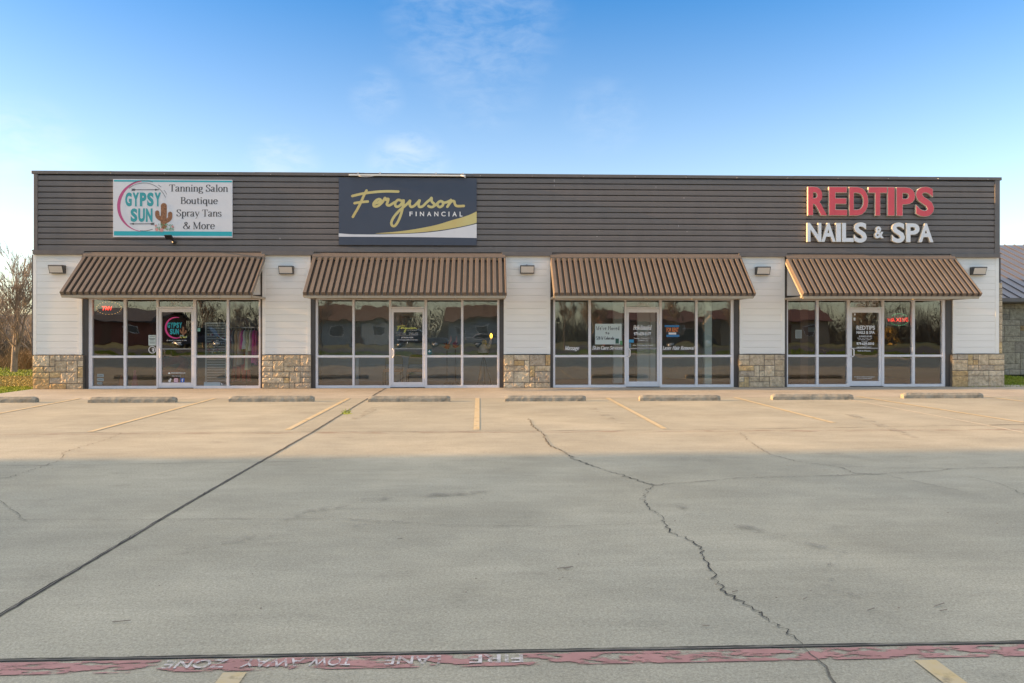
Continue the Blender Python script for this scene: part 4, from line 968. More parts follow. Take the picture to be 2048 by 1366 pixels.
tfit(mb, 'MAXIMUM NUMBER OF OCCUPANT', 1015, 1112, 1294, 1126, YG, g7, bold=.01); tfit(mb, 'NO UNAUTHORIZED SERVICE', 1050, 1134, 1256, 1147, YG, g7, bold=.01)
stroke(mb, [g7(1022,252), g7(1022,278)], .04, YG); stroke(mb, [g7(1018,310), g7(1018,348)], .055, YG)
lettering(mb, M['white'], d4)

# notices taped to the panes (each one a thing)
paper = mat('paper', (.58,.66,.62), .7); paperw = mat('paper_white', (.55,.57,.56), .7)
def notice(name, label, cat, g, x0, y0, x1, y1, m, extra=None, Y=YG, group=None):
    p, q = g(x0,y1), g(x1,y0); t = thing(name, label, cat, ((p.x+q.x)/2, Y, p.y), group)
    mb = MB(); mb.box(p.x, q.x, Y-.003, Y, p.y, q.y); mb.build('sheet', m, t)
    if extra:
        mb, mm, nm = extra(Y-.005); mb.build(nm, mm, t)
    return t
HAND = {'W':[[(0,1),(.2,0),(.4,.7),(.55,0),(.8,1)]],'e':[[(.05,.35),(.45,.4),(.4,.6),(.2,.62),(.08,.35),(.2,.05),(.45,.1)]],"'":[[(.1,1),(.05,.8)]],'v':[[(0,.6),(.2,0),(.42,.6)]],
 'M':[[(0,0),(.08,1),(.35,.4),(.62,1),(.72,0)]],'o':[[(.25,.6),(.06,.4),(.1,.08),(.35,.04),(.46,.35),(.25,.6)]],'d':[[(.42,.45),(.2,.6),(.06,.25),(.25,.02),(.42,.25),(.44,1),(.44,0)]],
 't':[[(.2,.9),(.2,0)],[(0,.6),(.42,.6)]],'5':[[(.45,1),(.08,1),(.06,.6),(.4,.55),(.45,.2),(.2,0),(.02,.12)]],'2':[[(.04,.8),(.25,1),(.44,.75),(.04,0),(.48,0)]],'0':[[(.25,1),(.05,.6),(.12,.08),(.36,.04),(.46,.5),(.25,1)]],
 'C':[[(.5,.85),(.25,1),(.05,.5),(.22,.03),(.5,.15)]],'l':[[(.1,1),(.1,0)]],'r':[[(.05,.6),(.05,0)],[(.05,.4),(.2,.6),(.36,.58)]],'a':[[(.4,.5),(.2,.6),(.05,.3),(.2,.03),(.4,.25),(.42,.6),(.44,0)]],'.':[[(.05,.05),(.1,.0)]]}
def hand(mb, s, g, x0, y0, x1, y1, Y, w=.014):
    x = 0; P = []
    for ch in s:
        if ch == ' ': x += .45; continue
        for st in HAND[ch]: P.append([(px+x, py) for px, py in st])
        x += max(p[0] for st in HAND[ch] for p in st) + .2
    for st in P: stroke(mb, [g(x0+(px)/x*(x1-x0), y1-(py)*(y1-y0)) for px, py in st], w, Y, 0, w)
def moved(Y):
    mb = MB(); hand(mb, "We've Moved", g5, 668, 425, 985, 480, Y); hand(mb, 'to', g5, 792, 500, 852, 536, Y, .018); hand(mb, '520 W Colorado', g5, 668, 566, 915, 610, Y); return mb, M['ink'], 'handwriting'
notice('poster', 'large pale green poster handwritten in black, taped to the second pane of the third shop', 'poster', g5, 650, 394, 1013, 675, paper, moved)
notice('sticker', 'small dark green card over the corner of the handwritten poster', 'sticker', g5, 928, 595, 974, 664, mat('card_green', (.03,.10,.07), .6), Y=YG-.009)
notice('sticker', 'small green leafy sticker right of the handwritten poster corner', 'sticker', g5, 990, 625, 1022, 680, M['leaf1'], Y=YG-.009)
notice('sticker', 'bright blue sticker at the left edge of the third shop door glass', 'sticker', g5, 1113, 608, 1178, 650, mat('sticker_blue', (.05,.32,.55), .5))
notice('sticker', 'narrow grey blue strip sticker below the bright blue one', 'sticker', g5, 1114, 660, 1140, 720, mat('sticker_slate', (.12,.22,.28), .5))
def rent(Y):
    mb = MB(); tfit(mb, 'FOR RENT', 428, 445, 594, 505, Y-.002, g6, bold=.03); return mb, mat('rent_orange', (.75,.22,.05), .5), 'lettering'
t = notice('rent_sign', 'black and blue for rent sign with orange letters in the third shop window', 'sign', g6, 425, 412, 600, 572, M['black'], rent)
mb = MB()
for a, b_ in ((412,438),(543,573)):
    p, q = g6(405 if a == 412 else 428, b_), g6(605, a); mb.quad((p.x,YG-.006,p.y),(q.x,YG-.006,p.y),(q.x,YG-.006,q.y),(p.x,YG-.006,q.y))
mb.build('blue_border', mat('rent_blue', (.04,.20,.42), .5), t)
mb = MB(); p, q = g6(458,540), g6(562,513); mb.quad((p.x,YG-.006,p.y),(q.x,YG-.006,p.y),(q.x,YG-.006,q.y),(p.x,YG-.006,q.y)); mb.build('phone_field', M['white'], t)
def lines(g, x0, x1, ys):
    def f(Y):
        mb = MB()
        for y, a in ys:
            p, q = g(x0+a, y+5), g(x1-a, y); mb.quad((p.x,Y,p.y),(q.x,Y,p.y),(q.x,Y,q.y),(p.x,Y,q.y))
        return mb, M['ink'], 'print'
    return f
notice('notice', 'pale printed notice on the pane beside the first shop door', 'notice', g, 868, 547, 968, 690, paper, lines(g, 878, 958, [(565,6),(590,0),(600,3),(612,10),(640,2),(655,5)]))
mb = MB(); ring(mb, 918, 748, 48, 0, 360, lambda t: 7, YG-.001); ring(mb, 918, 748, 40, 0, 360, lambda t: 3, YG-.001)
stroke(mb, [g(915,738), g(945,734)], .03, YG-.002); stroke(mb, [g(922,768), g(944,740)], .03, YG-.002); stroke(mb, [g(935,745), g(938,775)], .02, YG-.002)
o = mb.build('round_sticker', M['white'], None, (g(918,790).x, YG, g(918,790).y)); tag(o, 'round white outline sticker below the notice beside the first door', 'sticker')
for y0, y1, lab in ((1078,1118,'topmost of three small pale stickers low on the first pane'),(1135,1175,'middle one of three small pale stickers low on the first pane'),(1190,1222,'lowest of three small pale stickers on the first pane')):
    notice('sticker', lab, 'sticker', g, 166, y0, 258 if y0 < 1190 else 238, y1, mat('sticker_grey', (.30,.36,.37), .6), lines(g, 170, 250, [((y0+y1)/2-4, 10)]), group='stickers low on the first pane')
gb2 = on(zp(370, 590, 6.832), YG)
notice('sticker', 'small mint green sticker on the pane right of the first door', 'sticker', gb2, 170, 452, 208, 498, mat('sticker_mint', (.22,.45,.36), .6))
t = notice('window_sign', 'wide pale strip sign with a black end panel, low in the first shop window', 'sign', gb2, 258, 1190, 485, 1246, mat('strip_pale', (.33,.40,.43), .6))
mb = MB(); p, q = gb2(485,1236), gb2(563,1196); mb.box(p.x,q.x,YG-.004,YG-.001,p.y,q.y); mb.build('end_panel', M['black'], t)
mb = MB(); tfit(mb, 'CALL US', 515, 1208, 556, 1224, YG-.006, gb2); stroke(mb, [gb2(498,1205), gb2(508,1226)], .03, YG-.006); mb.build('lettering', M['white'], t)
g4 = on(zp(800, 590, 6.832), YG)
def tri(Y):
    mb = MB(); flatpoly(mb, g4, [(385,775),(420,775),(420,768),(412,768),(412,782),(392,782),(392,768),(385,768)], Y); flatpoly(mb, g4, [(386,772),(402,752),(418,772)], Y-.001); return mb, M['white'], 'emblem'
notice('sticker', 'dark teal sticker with a white house mark right of the second door', 'sticker', g4, 373, 745, 431, 810, mat('sticker_teal', (.03,.14,.14), .6), tri)
def fr_(Y):
    mb = MB(); flatpoly(mb, g7, [(268,484),(338,484),(338,586),(268,586)], Y); return mb, mat('certificate', (.52,.54,.52), .6), 'certificate'
t = notice('framed_notice', 'framed pale certificate hanging inside the first pane of the nail shop', 'frame', g7, 260, 477, 346, 594, M['steel'], fr_, Y=YW+.25)
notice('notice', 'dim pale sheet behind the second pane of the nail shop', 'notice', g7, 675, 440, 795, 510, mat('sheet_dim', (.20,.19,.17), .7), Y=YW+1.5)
# ------------------------------------------------------------------ NEON SIGNS
def neon(mb, g, paths, w, Y):
    for pts in paths:
        mb.tube([(g(*p).x, Y, g(*p).y) for p in pts], w, 6)
YN = YW + .06
gN = on(zp(170, 590, 6.832), YN)
def leds(m_, g, cx, cy, rx, ry, a0, a1, n, Y, mi=0):
    for i in range(n):
        t = R(a0 + (a1-a0)*i/(n-1)); p = g(cx+rx*math.cos(t), cy-ry*math.sin(t))
        m_.box(p.x-.007, p.x+.007, Y-.008, Y, p.y-.007, p.y+.007, mi)
c = gN(305, 240)
t = thing('neon_sign', 'red neon letters reading TAN inside an oval of tiny dots, top of first window', 'sign', (c.x, YN, c.y))
mb = MB(); neon(mb, gN, [[(238,160),(288,155)],[(263,157),(252,208)],[(285,208),(302,155),(318,205)],[(290,190),(314,188)],[(325,207),(332,153),(356,207),(366,155)],[(300,182),(325,180)]], .006, YN-.02); mb.build('letter_tube', M['neonr'], t)
mb = MB(); leds(mb, gN, 330, 180, 170, 85, 0, 345, 24, YN-.01); mb.build('dot_light', M['leda'], t)
mb = MB(); a, b_ = gN(150, 270), gN(505, 85); mb.box(a.x, b_.x, YN, YN+.012, a.y, b_.y); mb.build('back_panel', mat('acrylic_dark', (.02,.018,.018), .3), t)
gW = on(zp(1720, 590, 6.832), YN); c = gW(520, 410)
t = thing('neon_sign', 'red neon letters reading WAXING between arcs of green dots in the nail shop', 'sign', (c.x, YN, c.y))
mb = MB(); neon(mb, gW, [[(375,318),(388,362),(404,325),(418,362),(435,315)],[(432,368),(450,315),(464,365)],[(438,348),(462,346)],[(490,315),(535,362)],[(535,312),(488,365)],[(552,312),(545,365)],[(568,365),(572,312),(602,362),(612,312)],[(652,320),(635,312),(620,335),(630,362),(650,358),(652,340),(640,340)]], .006, YN-.02); mb.build('letter_tube', mat('neon_dim', (.9,.04,.03), .5, emit=.7), t)
mb = MB(); leds(mb, gW, 530, 340, 130, 85, 40, 135, 9, YN-.01); leds(mb, gW, 530, 340, 130, 75, 215, 330, 10, YN-.01); mb.build('dot_light', M['ledg'], t)
mb = MB(); a, b_ = gW(350, 425), gW(680, 250); mb.box(a.x, b_.x, YN, YN+.012, a.y, b_.y); mb.build('back_panel', mat('acrylic_smoke', (.035,.03,.028), .3), t)

# ------------------------------------------------------------------ THINGS BEHIND THE GLASS
# clothes rail with garments in the boutique
YR = .5
def lx(px, Y=YR): return at(px, 657, Y).x
x0, x1 = lx(459), lx(521); zr = at(490, 655, YR).z
rk = thing('clothes_rail', 'dark metal clothes rail behind the last pane of the boutique', 'clothes rail', ((x0+x1)/2, YR, 0))
mb = MB(); mb.tube([(x0,YR,zr),(x1,YR,zr)], .016, 8); mb.build('rail', M['steel'], rk)
for xx in (x0+.03, x1-.03):
    mb = MB(); mb.tube([(xx,YR,.03),(xx,YR,zr-.017)], .018, 8); mb.box(xx-.02,xx+.02,YR-.25,YR+.25,.008,.03); mb.build('upright', M['darkgrey'], rk)
gar = [(463,'wine','short dark plum top first on the rail',.55,(.16,.03,.10)),(468,'grey','slate blue grey top on the rail',.85,(.20,.22,.27)),(474,'tan','long tan dress on the rail',1.05,(.66,.48,.32)),(480,'beige','beige trousers beside the tan dress',1.0,(.68,.58,.46)),
 (486,'pink','bright pink top in the middle of the rail',.55,(.80,.14,.42)),(491,'white','white blouse in the middle of the rail',.55,(.82,.82,.78)),(497,'olive','long pale olive jumpsuit on the rail',1.15,(.60,.56,.36)),(503,'cream','cream blouse near the end of the rail',.6,(.76,.70,.58)),
 (509,'magenta','magenta dress near the end of the rail',.95,(.80,.08,.40)),(515,'rose','rose pink dress last on the rail',1.0,(.80,.16,.42))]
for i, (px, nm, lab, L, c) in enumerate(gar):
    xx = lx(px); r = random.Random(i); th = .030
    h = thing('hanging_garment', lab, 'garment', (xx, YR, zr-L), 'garments on the boutique rail')
    m_ = MB(); prof = [(0,.03,th*.5),(.05,.17,th),(.16,.22,th*1.1),(.30,.17,th*1.3),(.6*L,.19,th*1.6),(L,.24,th*1.9)]
    vs = []; K = 18
    for z, wy, wx in prof:
        for k in range(K):
            t = 2*math.pi*k/K; f = 1 + .16*math.sin(5*t+i)*min(1, z/.5)
            vs.append((xx + wx*math.cos(t)*f, YR + wy*math.sin(t)*f, zr-.07-z))
    m_.add(vs, [(a*K+k, a*K+(k+1)%K, (a+1)*K+(k+1)%K, (a+1)*K+k) for a in range(len(prof)-1) for k in range(K)], 0, True)
    m_.build('cloth', mat('cloth_'+nm, c, .9, var=.15, vscale=8, stretch=(3,3,.6)), h)
    m_ = MB(); m_.tube([(xx,YR,zr-.09),(xx,YR,zr-.02),(xx,YR+.018,zr+.016),(xx,YR-.012,zr+.02)], .005, 5); m_.tube([(xx,YR-.18,zr-.13),(xx,YR,zr-.08),(xx,YR+.18,zr-.13)], .006, 5); m_.build('hanger', M['steel'], h)
for k, (px, c, lab) in enumerate(((472,(.55,.05,.045),'red trousers hanging low below the tan garments'),(482,(.60,.07,.05),'red trousers hanging low in the middle'),(493,(.55,.05,.06),'red trousers hanging low on the right'))):
    xx = lx(px, .8); m_ = MB()
    for s in (-1, 1):
        m_.tube([(xx+s*.03,.8,1.05),(xx+s*.05,.8,.6),(xx+s*.08,.8,.15)], [.05,.045,.06], 10)
    m_.tube([(xx,.8,1.04),(xx,.8,1.14)], [.075,.07], 12)
    o = m_.build('hanging_trousers', mat('cloth_red%d' % k, c, .9), None, (xx,.8,.15)); tag(o, lab, 'trousers', 'red trousers below the boutique rail')
# lower rail that carries the trousers
mb = MB(); mb.tube([(lx(462,.8),.8,1.16),(lx(505,.8),.8,1.16)], .014, 8)
for px in (463, 504): mb.tube([(lx(px,1.3),.8,.008),(lx(px,1.3),.8,1.15)], .014, 8)
o = mb.build('low_rail', M['darkgrey'], None, (lx(483,1.3),.8,0)); tag(o, 'lower dark rail holding red trousers behind the boutique clothes rail', 'clothes rail')
# slatted display panel
YD = .4; a, b_ = at(412,645,YD), at(452,762,YD)
sp = thing('display_rack', 'white framed display rack with thin slats and small goods, right of the boutique door', 'rack', ((a.x+b_.x)/2, YD, 0))
mb = MB(); W_ = M['paperw'] = mat('rack_white', (.50,.56,.55), .5)
for xx in (a.x, b_.x): mb.box(xx-.02, xx+.02, YD-.02, YD+.02, .0, a.z)
mb.box(a.x+.02, b_.x-.02, YD-.02, YD+.02, a.z-.04, a.z); mb.box(a.x+.02, b_.x-.02, YD-.02, YD+.02, .10, .14); mb.build('frame', W_, sp)
mb = MB(); k = 22
for i in range(k):
    z = .2 + (a.z-.3)*i/(k-1); mb.box(a.x+.021, b_.x-.021, YD+.0, YD+.012, z, z+.016)
mb.build('slat', W_, sp)
mb = MB(); mb.quad((a.x+.02,YD+.021,.14),(b_.x-.02,YD+.021,.14),(b_.x-.02,YD+.021,a.z-.04),(a.x+.02,YD+.021,a.z-.04)); mb.build('back_panel', mat('rack_back', (.10,.12,.12), .6), sp)
mb = MB(); r = random.Random(4)
for i in range(40):
    z = .95 + .085*r.randrange(8); xx = r.uniform(a.x+.06, b_.x-.06); mb.box(xx-.02, xx+.02, YD-.03, YD-.004, z-.05, z-.002-r.random()*.01, r.randrange(3))
gd = mb.build('small_goods', [mat('goods_gold', (.45,.33,.12), .4), mat('goods_white', (.6,.6,.58), .5), mat('goods_plum', (.22,.07,.12), .5)], sp); kind(gd, 'stuff')
# dark jackets on the boutique wall
for k, (px, lab) in enumerate(((474,'dark slate jacket hung above the clothes rail, nearer the door'),(508,'dark slate jacket hung above the clothes rail, nearer the column'))):
    xx = lx(px, .95); z = at(490, 632, .95).z; m_ = MB(); vs = []; K = 16
    for zz, wx, wy in ((0,.07,.05),(-.05,.22,.08),(-.2,.26,.09),(-.45,.24,.09)):
        for q in range(K): vs.append((xx+wx*math.cos(2*math.pi*q/K), .95+wy*math.sin(2*math.pi*q/K), z+zz))
    m_.add(vs, [(p*K+q, p*K+(q+1)%K, (p+1)*K+(q+1)%K, (p+1)*K+q) for p in range(3) for q in range(K)], 0, True)
    for s in (-1,1): m_.tube([(xx+s*.22,.95,z-.07),(xx+s*.30,.95,z-.25),(xx+s*.31,.95,z-.48)], [.07,.06,.05], 8)
    o = m_.build('hanging_jacket', mat('cloth_slate%d' % k, (.06,.06,.075), .85), None, (xx,.95,z-.5)); tag(o, lab, 'jacket', 'jackets above the boutique rail')
# red tub chair seen through the boutique door
xx = lx(345, 2.2); ch = thing('tub_chair', 'low red tub chair seen through the boutique door', 'chair', (xx, 2.2, 0))
mb = MB(); mb.tube([(xx-.34,2.0,.42),(xx-.34,2.45,.62),(xx,2.62,.72),(xx+.34,2.45,.62),(xx+.34,2.0,.42)], .13, 10); mb.build('backrest', mat('chair_red', (.28,.03,.03), .7), ch)
mb = MB(); mb.box(xx-.32,xx+.32,1.95,2.5,.28,.42); mb.build('seat', mat('chair_red_seat', (.33,.04,.035), .7), ch, bevel=.04)
for sx in (-.27,.27):
    for yy in (2.0,2.45):
        mb = MB(); mb.tube([(xx+sx,yy,.007),(xx+sx,yy,.28)], [.016,.022], 6); mb.build('leg', M['black'], ch)
# two traffic-orange and pink cones low in the boutique window
for px, c, h, lab in ((243,(.5,.12,.05),.32,'small orange cone shape behind the first boutique pane'),(270,(.55,.10,.20),.48,'taller pink cone shape behind the second boutique pane')):
    xx = lx(px, .8); m_ = MB(); m_.lathe((xx,.8,.0065), [(.0,h),(.02,h),(.09,.02),(.12,.02),(.12,0)], 12); o = m_.build('paper_cone', mat('cone', c, .7), None, (xx,.8,0)); tag(o, lab, 'decoration')
# office: two waiting chairs, wall picture, pale post, decorations
chm = mat('chair_olive', (.16,.13,.03), .8); chs = mat('chair_brown', (.34,.17,.11), .7)
def office_chair(xx, yy, lab):
    ch = thing('waiting_chair', lab, 'chair', (xx, yy, 0), 'waiting chairs in the financial office')
    mb = MB(); mb.box(xx-.27, xx+.27, yy-.28, yy+.24, .42, .50); mb.build('seat', chs, ch, bevel=.03)
    mb = MB(); pts = [(-.27,.62),(.27,.62),(.27,.80),(.2,.90),(0,.93),(-.2,.90),(-.27,.80)]
    mb.prism([(xx+p, yy+.25, z) for p, z in pts], (0,.05,.0)); mb.build('backrest', chm, ch, bevel=.015)
    for sx in (-.26,.26):
        for sy in (-.25,.27):
            mb = MB(); mb.tube([(xx+sx, yy+sy, .0065), (xx+sx, yy+sy, .42 if sy < 0 else .66)], .014, 6); mb.build('leg', M['black'], ch)
office_chair(at(786,657,.9).x, .9, 'waiting chair with olive back nearer the handle of the second door')
office_chair(at(833,657,.9).x, .9, 'waiting chair with olive back nearer the hinge side of the second door')
xx = at(828,657,2.6).x
pw = thing('wall_screen', 'dark framed panel hanging on the back wall of the financial office', 'picture', (xx, 2.64, 1.2))
mb = MB(); mb.box(xx-.45, xx+.42, 2.60, 2.68, 1.25, 2.1); mb.build('frame', M['darkgrey'], pw)
mb = MB(); mb.box(xx-.39, xx+.36, 2.585, 2.599, 1.31, 2.04); mb.build('panel', mat('panel_slate', (.10,.13,.15), .5), pw)
# poinsettia-like red decoration and the pale figure with a lamp
YE = .55
def petals(m_, c, n, L, w, seed, up=.5, mi=0):
    r = random.Random(seed); c = Vector(c)
    for i in range(n):
        a = 6.283*i/n + r.uniform(-.3,.3); e = r.uniform(.1, up*2.4); d = Vector((math.cos(a)*math.cos(e), math.sin(a)*math.cos(e), math.sin(e))); s = d.cross(Vector((0,0,1))).normalized()*w
        p = c + d*L*r.uniform(.7,1.1); m = c + d*L*.5; m_.add([c, m+s, p, m-s, m+Vector((0,0,.02))], [(0,1,4),(1,2,4),(2,3,4),(3,0,4)], mi)
for k, (px, py, lab, cc) in enumerate(((894,698,'red and orange flower-like decoration left of the pair behind the office glass',(.62,.07,.03)),(911,696,'pinkish red flower-like decoration right of the pair behind the office glass',(.58,.04,.08)))):
    p = at(px, py, YE); t = thing('flower_decoration', lab, 'decoration', (p.x, YE, 0), 'red decorations behind the office glass')
    m_ = MB(); petals(m_, p, 26, .17, .035, k+1, .6); petals(m_, p+Vector((.0,0,.1)), 14, .13, .03, k+9, .6); m_.build('petals', mat('petal%d' % k, cc, .6, var=.3, vscale=12), t)
    m_ = MB(); q = at(px+(2 if k else 8), 672, YE); m_.tube([p+Vector((0,0,.05)), (q.x,YE,q.z-.12), (q.x,YE,q.z)], [.012,.03,.012], 8); m_.build('candle', mat('candle_pink%d' % k, (.70,.36,.30), .5), t)
    m_ = MB(); m_.lathe((p.x,YE,.0065), [(0,p.z-.05),(.012,p.z-.05),(.012,.12),(.10,.10),(.11,0)], 10); m_.build('stand', M['darkgrey'], t)
p = at(968, 697, YE); t = thing('angel_figure', 'pale draped figure with yellow hair raising an amber lamp, on a dark tripod', 'figurine', (p.x, YE, 0))
cl = mat('figure_cream', (.62,.52,.42), .7, var=.25, vscale=14)
m_ = MB(); m_.lathe((p.x-.02,YE,p.z-.13), [(.16,0),(.17,.05),(.14,.14),(.09,.22),(.04,.27),(0,.275)], 14); m_.tube([(p.x+.05,YE-.03,p.z+.02),(p.x+.14,YE-.05,p.z+.06),(p.x+.20,YE-.04,p.z+.20),(p.x+.22,YE-.03,p.z+.30)], [.05,.06,.045,.025], 8); m_.build('robe', cl, t)
m_ = MB(); m_.lathe((p.x-.01,YE,p.z+.12), [(0,0),(.045,.02),(.062,.07),(.045,.12),(0,.14)], 12); m_.tube([(p.x+.01,YE-.02,p.z+.24),(p.x+.05,YE-.03,p.z+.20),(p.x+.06,YE-.02,p.z+.12)], [.03,.035,.02], 8); m_.build('hair', mat('figure_hair', (.62,.44,.12), .6), t)
m_ = MB(); m_.lathe((p.x+.21,YE-.03,p.z+.30), [(0,0),(.03,.02),(.04,.08),(.025,.13),(0,.15)], 12); m_.build('lamp', M['lamp'], t)
m_ = MB(); m_.lathe((p.x-.02,YE,p.z-.17), [(0,.04),(.15,.04),(.15,0),(0,0)], 14)
for a in (-2.2, -.6, 1.4): m_.tube([(p.x-.02,YE,p.z-.15),(p.x-.02+.30*math.cos(a),YE+.25*math.sin(a),.015)], .014, 6)
m_.build('tripod', M['black'], t)
# office planter stand and pale post
xx = at(715,657,1.2).x; m_ = MB(); m_.box(xx-.05,xx+.05,1.15,1.25,.0065,.85); o = m_.build('pale_post', mat('post_blue', (.42,.50,.54), .6), None, (xx,1.2,0), bevel=.01); tag(o, 'short pale blue post standing behind the second office pane', 'post')
# spa: round column and white inner doorway
xx = at(1414.5,657,.5).x; m_ = MB(); m_.box(xx-.11,xx+.11,.4,.62,.0065,2.749); o = m_.build('inner_column', mat('column_mint', (.70,.80,.70), .6), None, (xx,.5,0), bevel=.01); tag(o, 'pale mint full height column behind the last pane of the third shop', 'column')
YI = 1.7; a, b_ = at(1226,627,YI), at(1310,764,YI)
dw = thing('inner_doorway', 'white framed inner doorway behind the third shop door', 'doorway', ((a.x+b_.x)/2, YI, 0))
wm = mat('doorway_white', (.75,.78,.72), .5); m_ = MB()
m_.box(a.x, a.x+.16, YI-.06, YI+.1, .0065, 2.55); m_.box(b_.x-.16, b_.x, YI-.06, YI+.1, .0065, 2.55); m_.box(a.x+.16, b_.x-.16, YI-.06, YI+.1, 2.38, 2.55); m_.build('frame', wm, dw)
m_ = MB(); m_.box(a.x+.161, a.x+.30, YI+.02, YI+.08, .0065, 2.379); m_.box(b_.x-.55, b_.x-.161, YI+.02, YI+.08, .0065, 2.379); m_.build('side_panel', wm, dw)
m_ = MB(); m_.box(a.x+.302, b_.x-.552, YI+.11, YI+.14, .0065, 2.379); m_.build('dark_opening', M['black'], dw)
# nail shop: wooden pillar and low bench
xx = at(1592,657,1.4).x; m_ = MB(); m_.box(xx-.12,xx+.12,.8,1.5,.0065,2.749); o = m_.build('inner_pillar', mat('pillar_brown', (.16,.075,.045), .6), None, (xx,1.4,0), bevel=.008); tag(o, 'brown inner pillar behind the framed certificate in the nail shop', 'pillar')

# ------------------------------------------------------------------ NEIGHBOURING STONE BUILDING
NY, NX0, NX1 = 5.4, XR+.35, 34
nb = thing('stone_building', 'low stone building with standing seam metal roof behind the right end of the shops', 'building', ((NX0+NX1)/2, NY, 0))
mb = MB(); ashlar(mb, NX0, NX0+7, 0, 2.62, NY, .2, 13, .2, seed=5, rough=.012); mb.box(NX0+7.01, NX1, NY, NY+.2, 0, 2.62, 1); mb.box(NX0, NX1, NY+.21, NY+12, 0, 2.6, 1); mb.build('wall', [M['stone2'], M['mortar']], nb)
EV = 2.80; RG = 5.35; RY = NY+5.2
mb = MB(); th = .06
mb.add([(NX0-.9,NY-.55,EV),(NX1,NY-.55,EV),(NX1,RY,RG),(NX0-.9,RY,RG),(NX1,RY+5.2,EV),(NX0-.9,RY+5.2,EV)], [(0,1,2,3),(3,2,4,5)])
n_ = int((NX1-NX0+.9)/.43)
for i in range(n_+1):
    xx = NX0-.9 + .43*i; mb.bar((xx,NY-.55,EV+.022),(xx,RY,RG+.022),.03,.045,0,(1,0,0))
mb.build('roof', M['roofb'], nb)
mb = MB(); mb.box(NX0-.9,NX1,NY-.66,NY-.56,EV-.14,EV-.005); mb.build('gutter', M['trim'], nb)
mb = MB(); mb.box(NX0-.85,NX1,NY-.55,NY-.01,EV-.17,EV-.15); mb.build('soffit', M['trim'], nb)

# ------------------------------------------------------------------ TREES AND BRUSH LEFT OF THE SHOPS
def bare_tree(h, seed, twig=.0055, spread=.55, levels=6, trunk_r=None, first=.22):
    r = random.Random(seed); trunk = MB(); crown = MB(); tr = trunk_r or h*.017
    def grow(p, d, L, rad, lev, mb_):
        n = 4; pts = [p]; rs = [rad]; q = p.copy(); dd = d.copy()
        for i in range(n):
            jt = .02 if lev == levels else .10
            dd = (dd + Vector((r.gauss(0,jt), r.gauss(0,jt), r.gauss(.04,.06)))).normalized()
            q = q + dd*(L/n); pts.append(q.copy()); rs.append(rad*(1-.42*(i+1)/n))
        mb_.tube(pts, rs, 6 if lev > levels-2 else (4 if lev > 1 else 3), 0, True, False)
        if lev == 0: return
        k = r.choice([3,4,4,5]) if lev > 1 else r.choice([3,4,5])
        for i in range(k):
            j = n if i == 0 else r.randint(1, n)
            a = r.uniform(0, 6.283); ang = r.gauss(spread, .16) * (.45 if i == 0 else 1)
            ax = pts[j] - pts[j-1]; ax.normalize(); s = ax.cross(Vector((math.cos(a), math.sin(a), .3))).normalized()
            nd = (ax*math.cos(ang) + s*math.sin(ang) + Vector((0,0,.10))).normalized()
            grow(pts[j], nd, L*r.uniform(.58,.80), max(twig, rs[j]*(.80 if i == 0 else r.uniform(.42,.65))), lev-1, crown)
    grow(Vector((0,0,-.05)), Vector((0,0,1)), h*first, tr, levels, trunk)
    return trunk, crown
protos = {}
def tree(pos, h, seed, label, rot=0, group=None, **k):
    key = (h, seed)
    if key not in protos:
        t = thing('bare_tree', label, 'tree', (0,0,0), group)
        a, b_ = bare_tree(h, seed, **k); top = max(v[2] for v in b_.v); cx = sum(v[0] for v in b_.v)/len(b_.v); cy = sum(v[1] for v in b_.v)/len(b_.v)
        for m_ in (a, b_): m_.v = [((v[0] - cx*max(0,v[2])/top)*h/top, (v[1] - cy*max(0,v[2])/top)*h/top, v[2]*h/top) for v in m_.v]
        a.build('trunk', M['bark'], t); b_.build('crown', M['bark'], t); protos[key] = t
    else:
        t = copy_tree(protos[key]); t['label'] = label
        if group: t['group'] = group
    t.location = pos; t.rotation_euler.z = rot
    return t
p = gnd(28, 742); tree((p.x, p.y, -.04), 5.35, 74, 'tall bare winter tree standing left of the shops', levels=6, spread=.42, first=.30, trunk_r=.11)
G = 'leafless trees in the thicket behind the lawn'
for i, (px, py, h, s, rot, lab) in enumerate(((68,733,2.9,33,0,'small bare tree right behind the corner of the shops'),(8,728,3.6,34,1,'bare tree left of the tall one, half hidden by it'),(50,727,3.0,33,2.2,'thin bare tree between the tall tree and the shops'),(-14,731,4.0,34,3,'bare tree cut off by the left edge of the photo'),(40,722,3.6,33,4,'farthest bare tree behind the tall one'))):
    p = gnd(px, py); hh = {33: 4.2, 34: 5.0}[s]; t = tree((p.x, p.y, -.04), hh, s, lab, rot, G, levels=4, spread=.55); t.scale = (h/hh,)*3
def brush(m_, x, y, w, h, n, r, z=-.05, wd=.014):
    for q in range(n):
        a = r.uniform(0, 6.283); b0 = Vector((x+r.gauss(0,w), y+r.gauss(0,w*.7), z)); L = h*r.uniform(.5,1.1); d = Vector((math.cos(a)*.35, math.sin(a)*.35, 1)).normalized()
        e = b0 + d*L; mid = b0.lerp(e, .55) + Vector((r.gauss(0,.08),r.gauss(0,.08),0))
        s = Vector((1,.0,0))*wd
        m_.add([b0-s, b0+s, mid+s*.7, mid-s*.7, e], [(0,1,2,3),(3,2,4)])
        for k in range(5):
            t = r.uniform(.3,1); o = b0.lerp(e, t); f = o + Vector((r.gauss(0,.22), r.gauss(0,.22), r.uniform(.05,.4))); m_.add([o-s*.5, o+s*.5, f], [(0,1,2)])
m_ = MB(); r = random.Random(9)
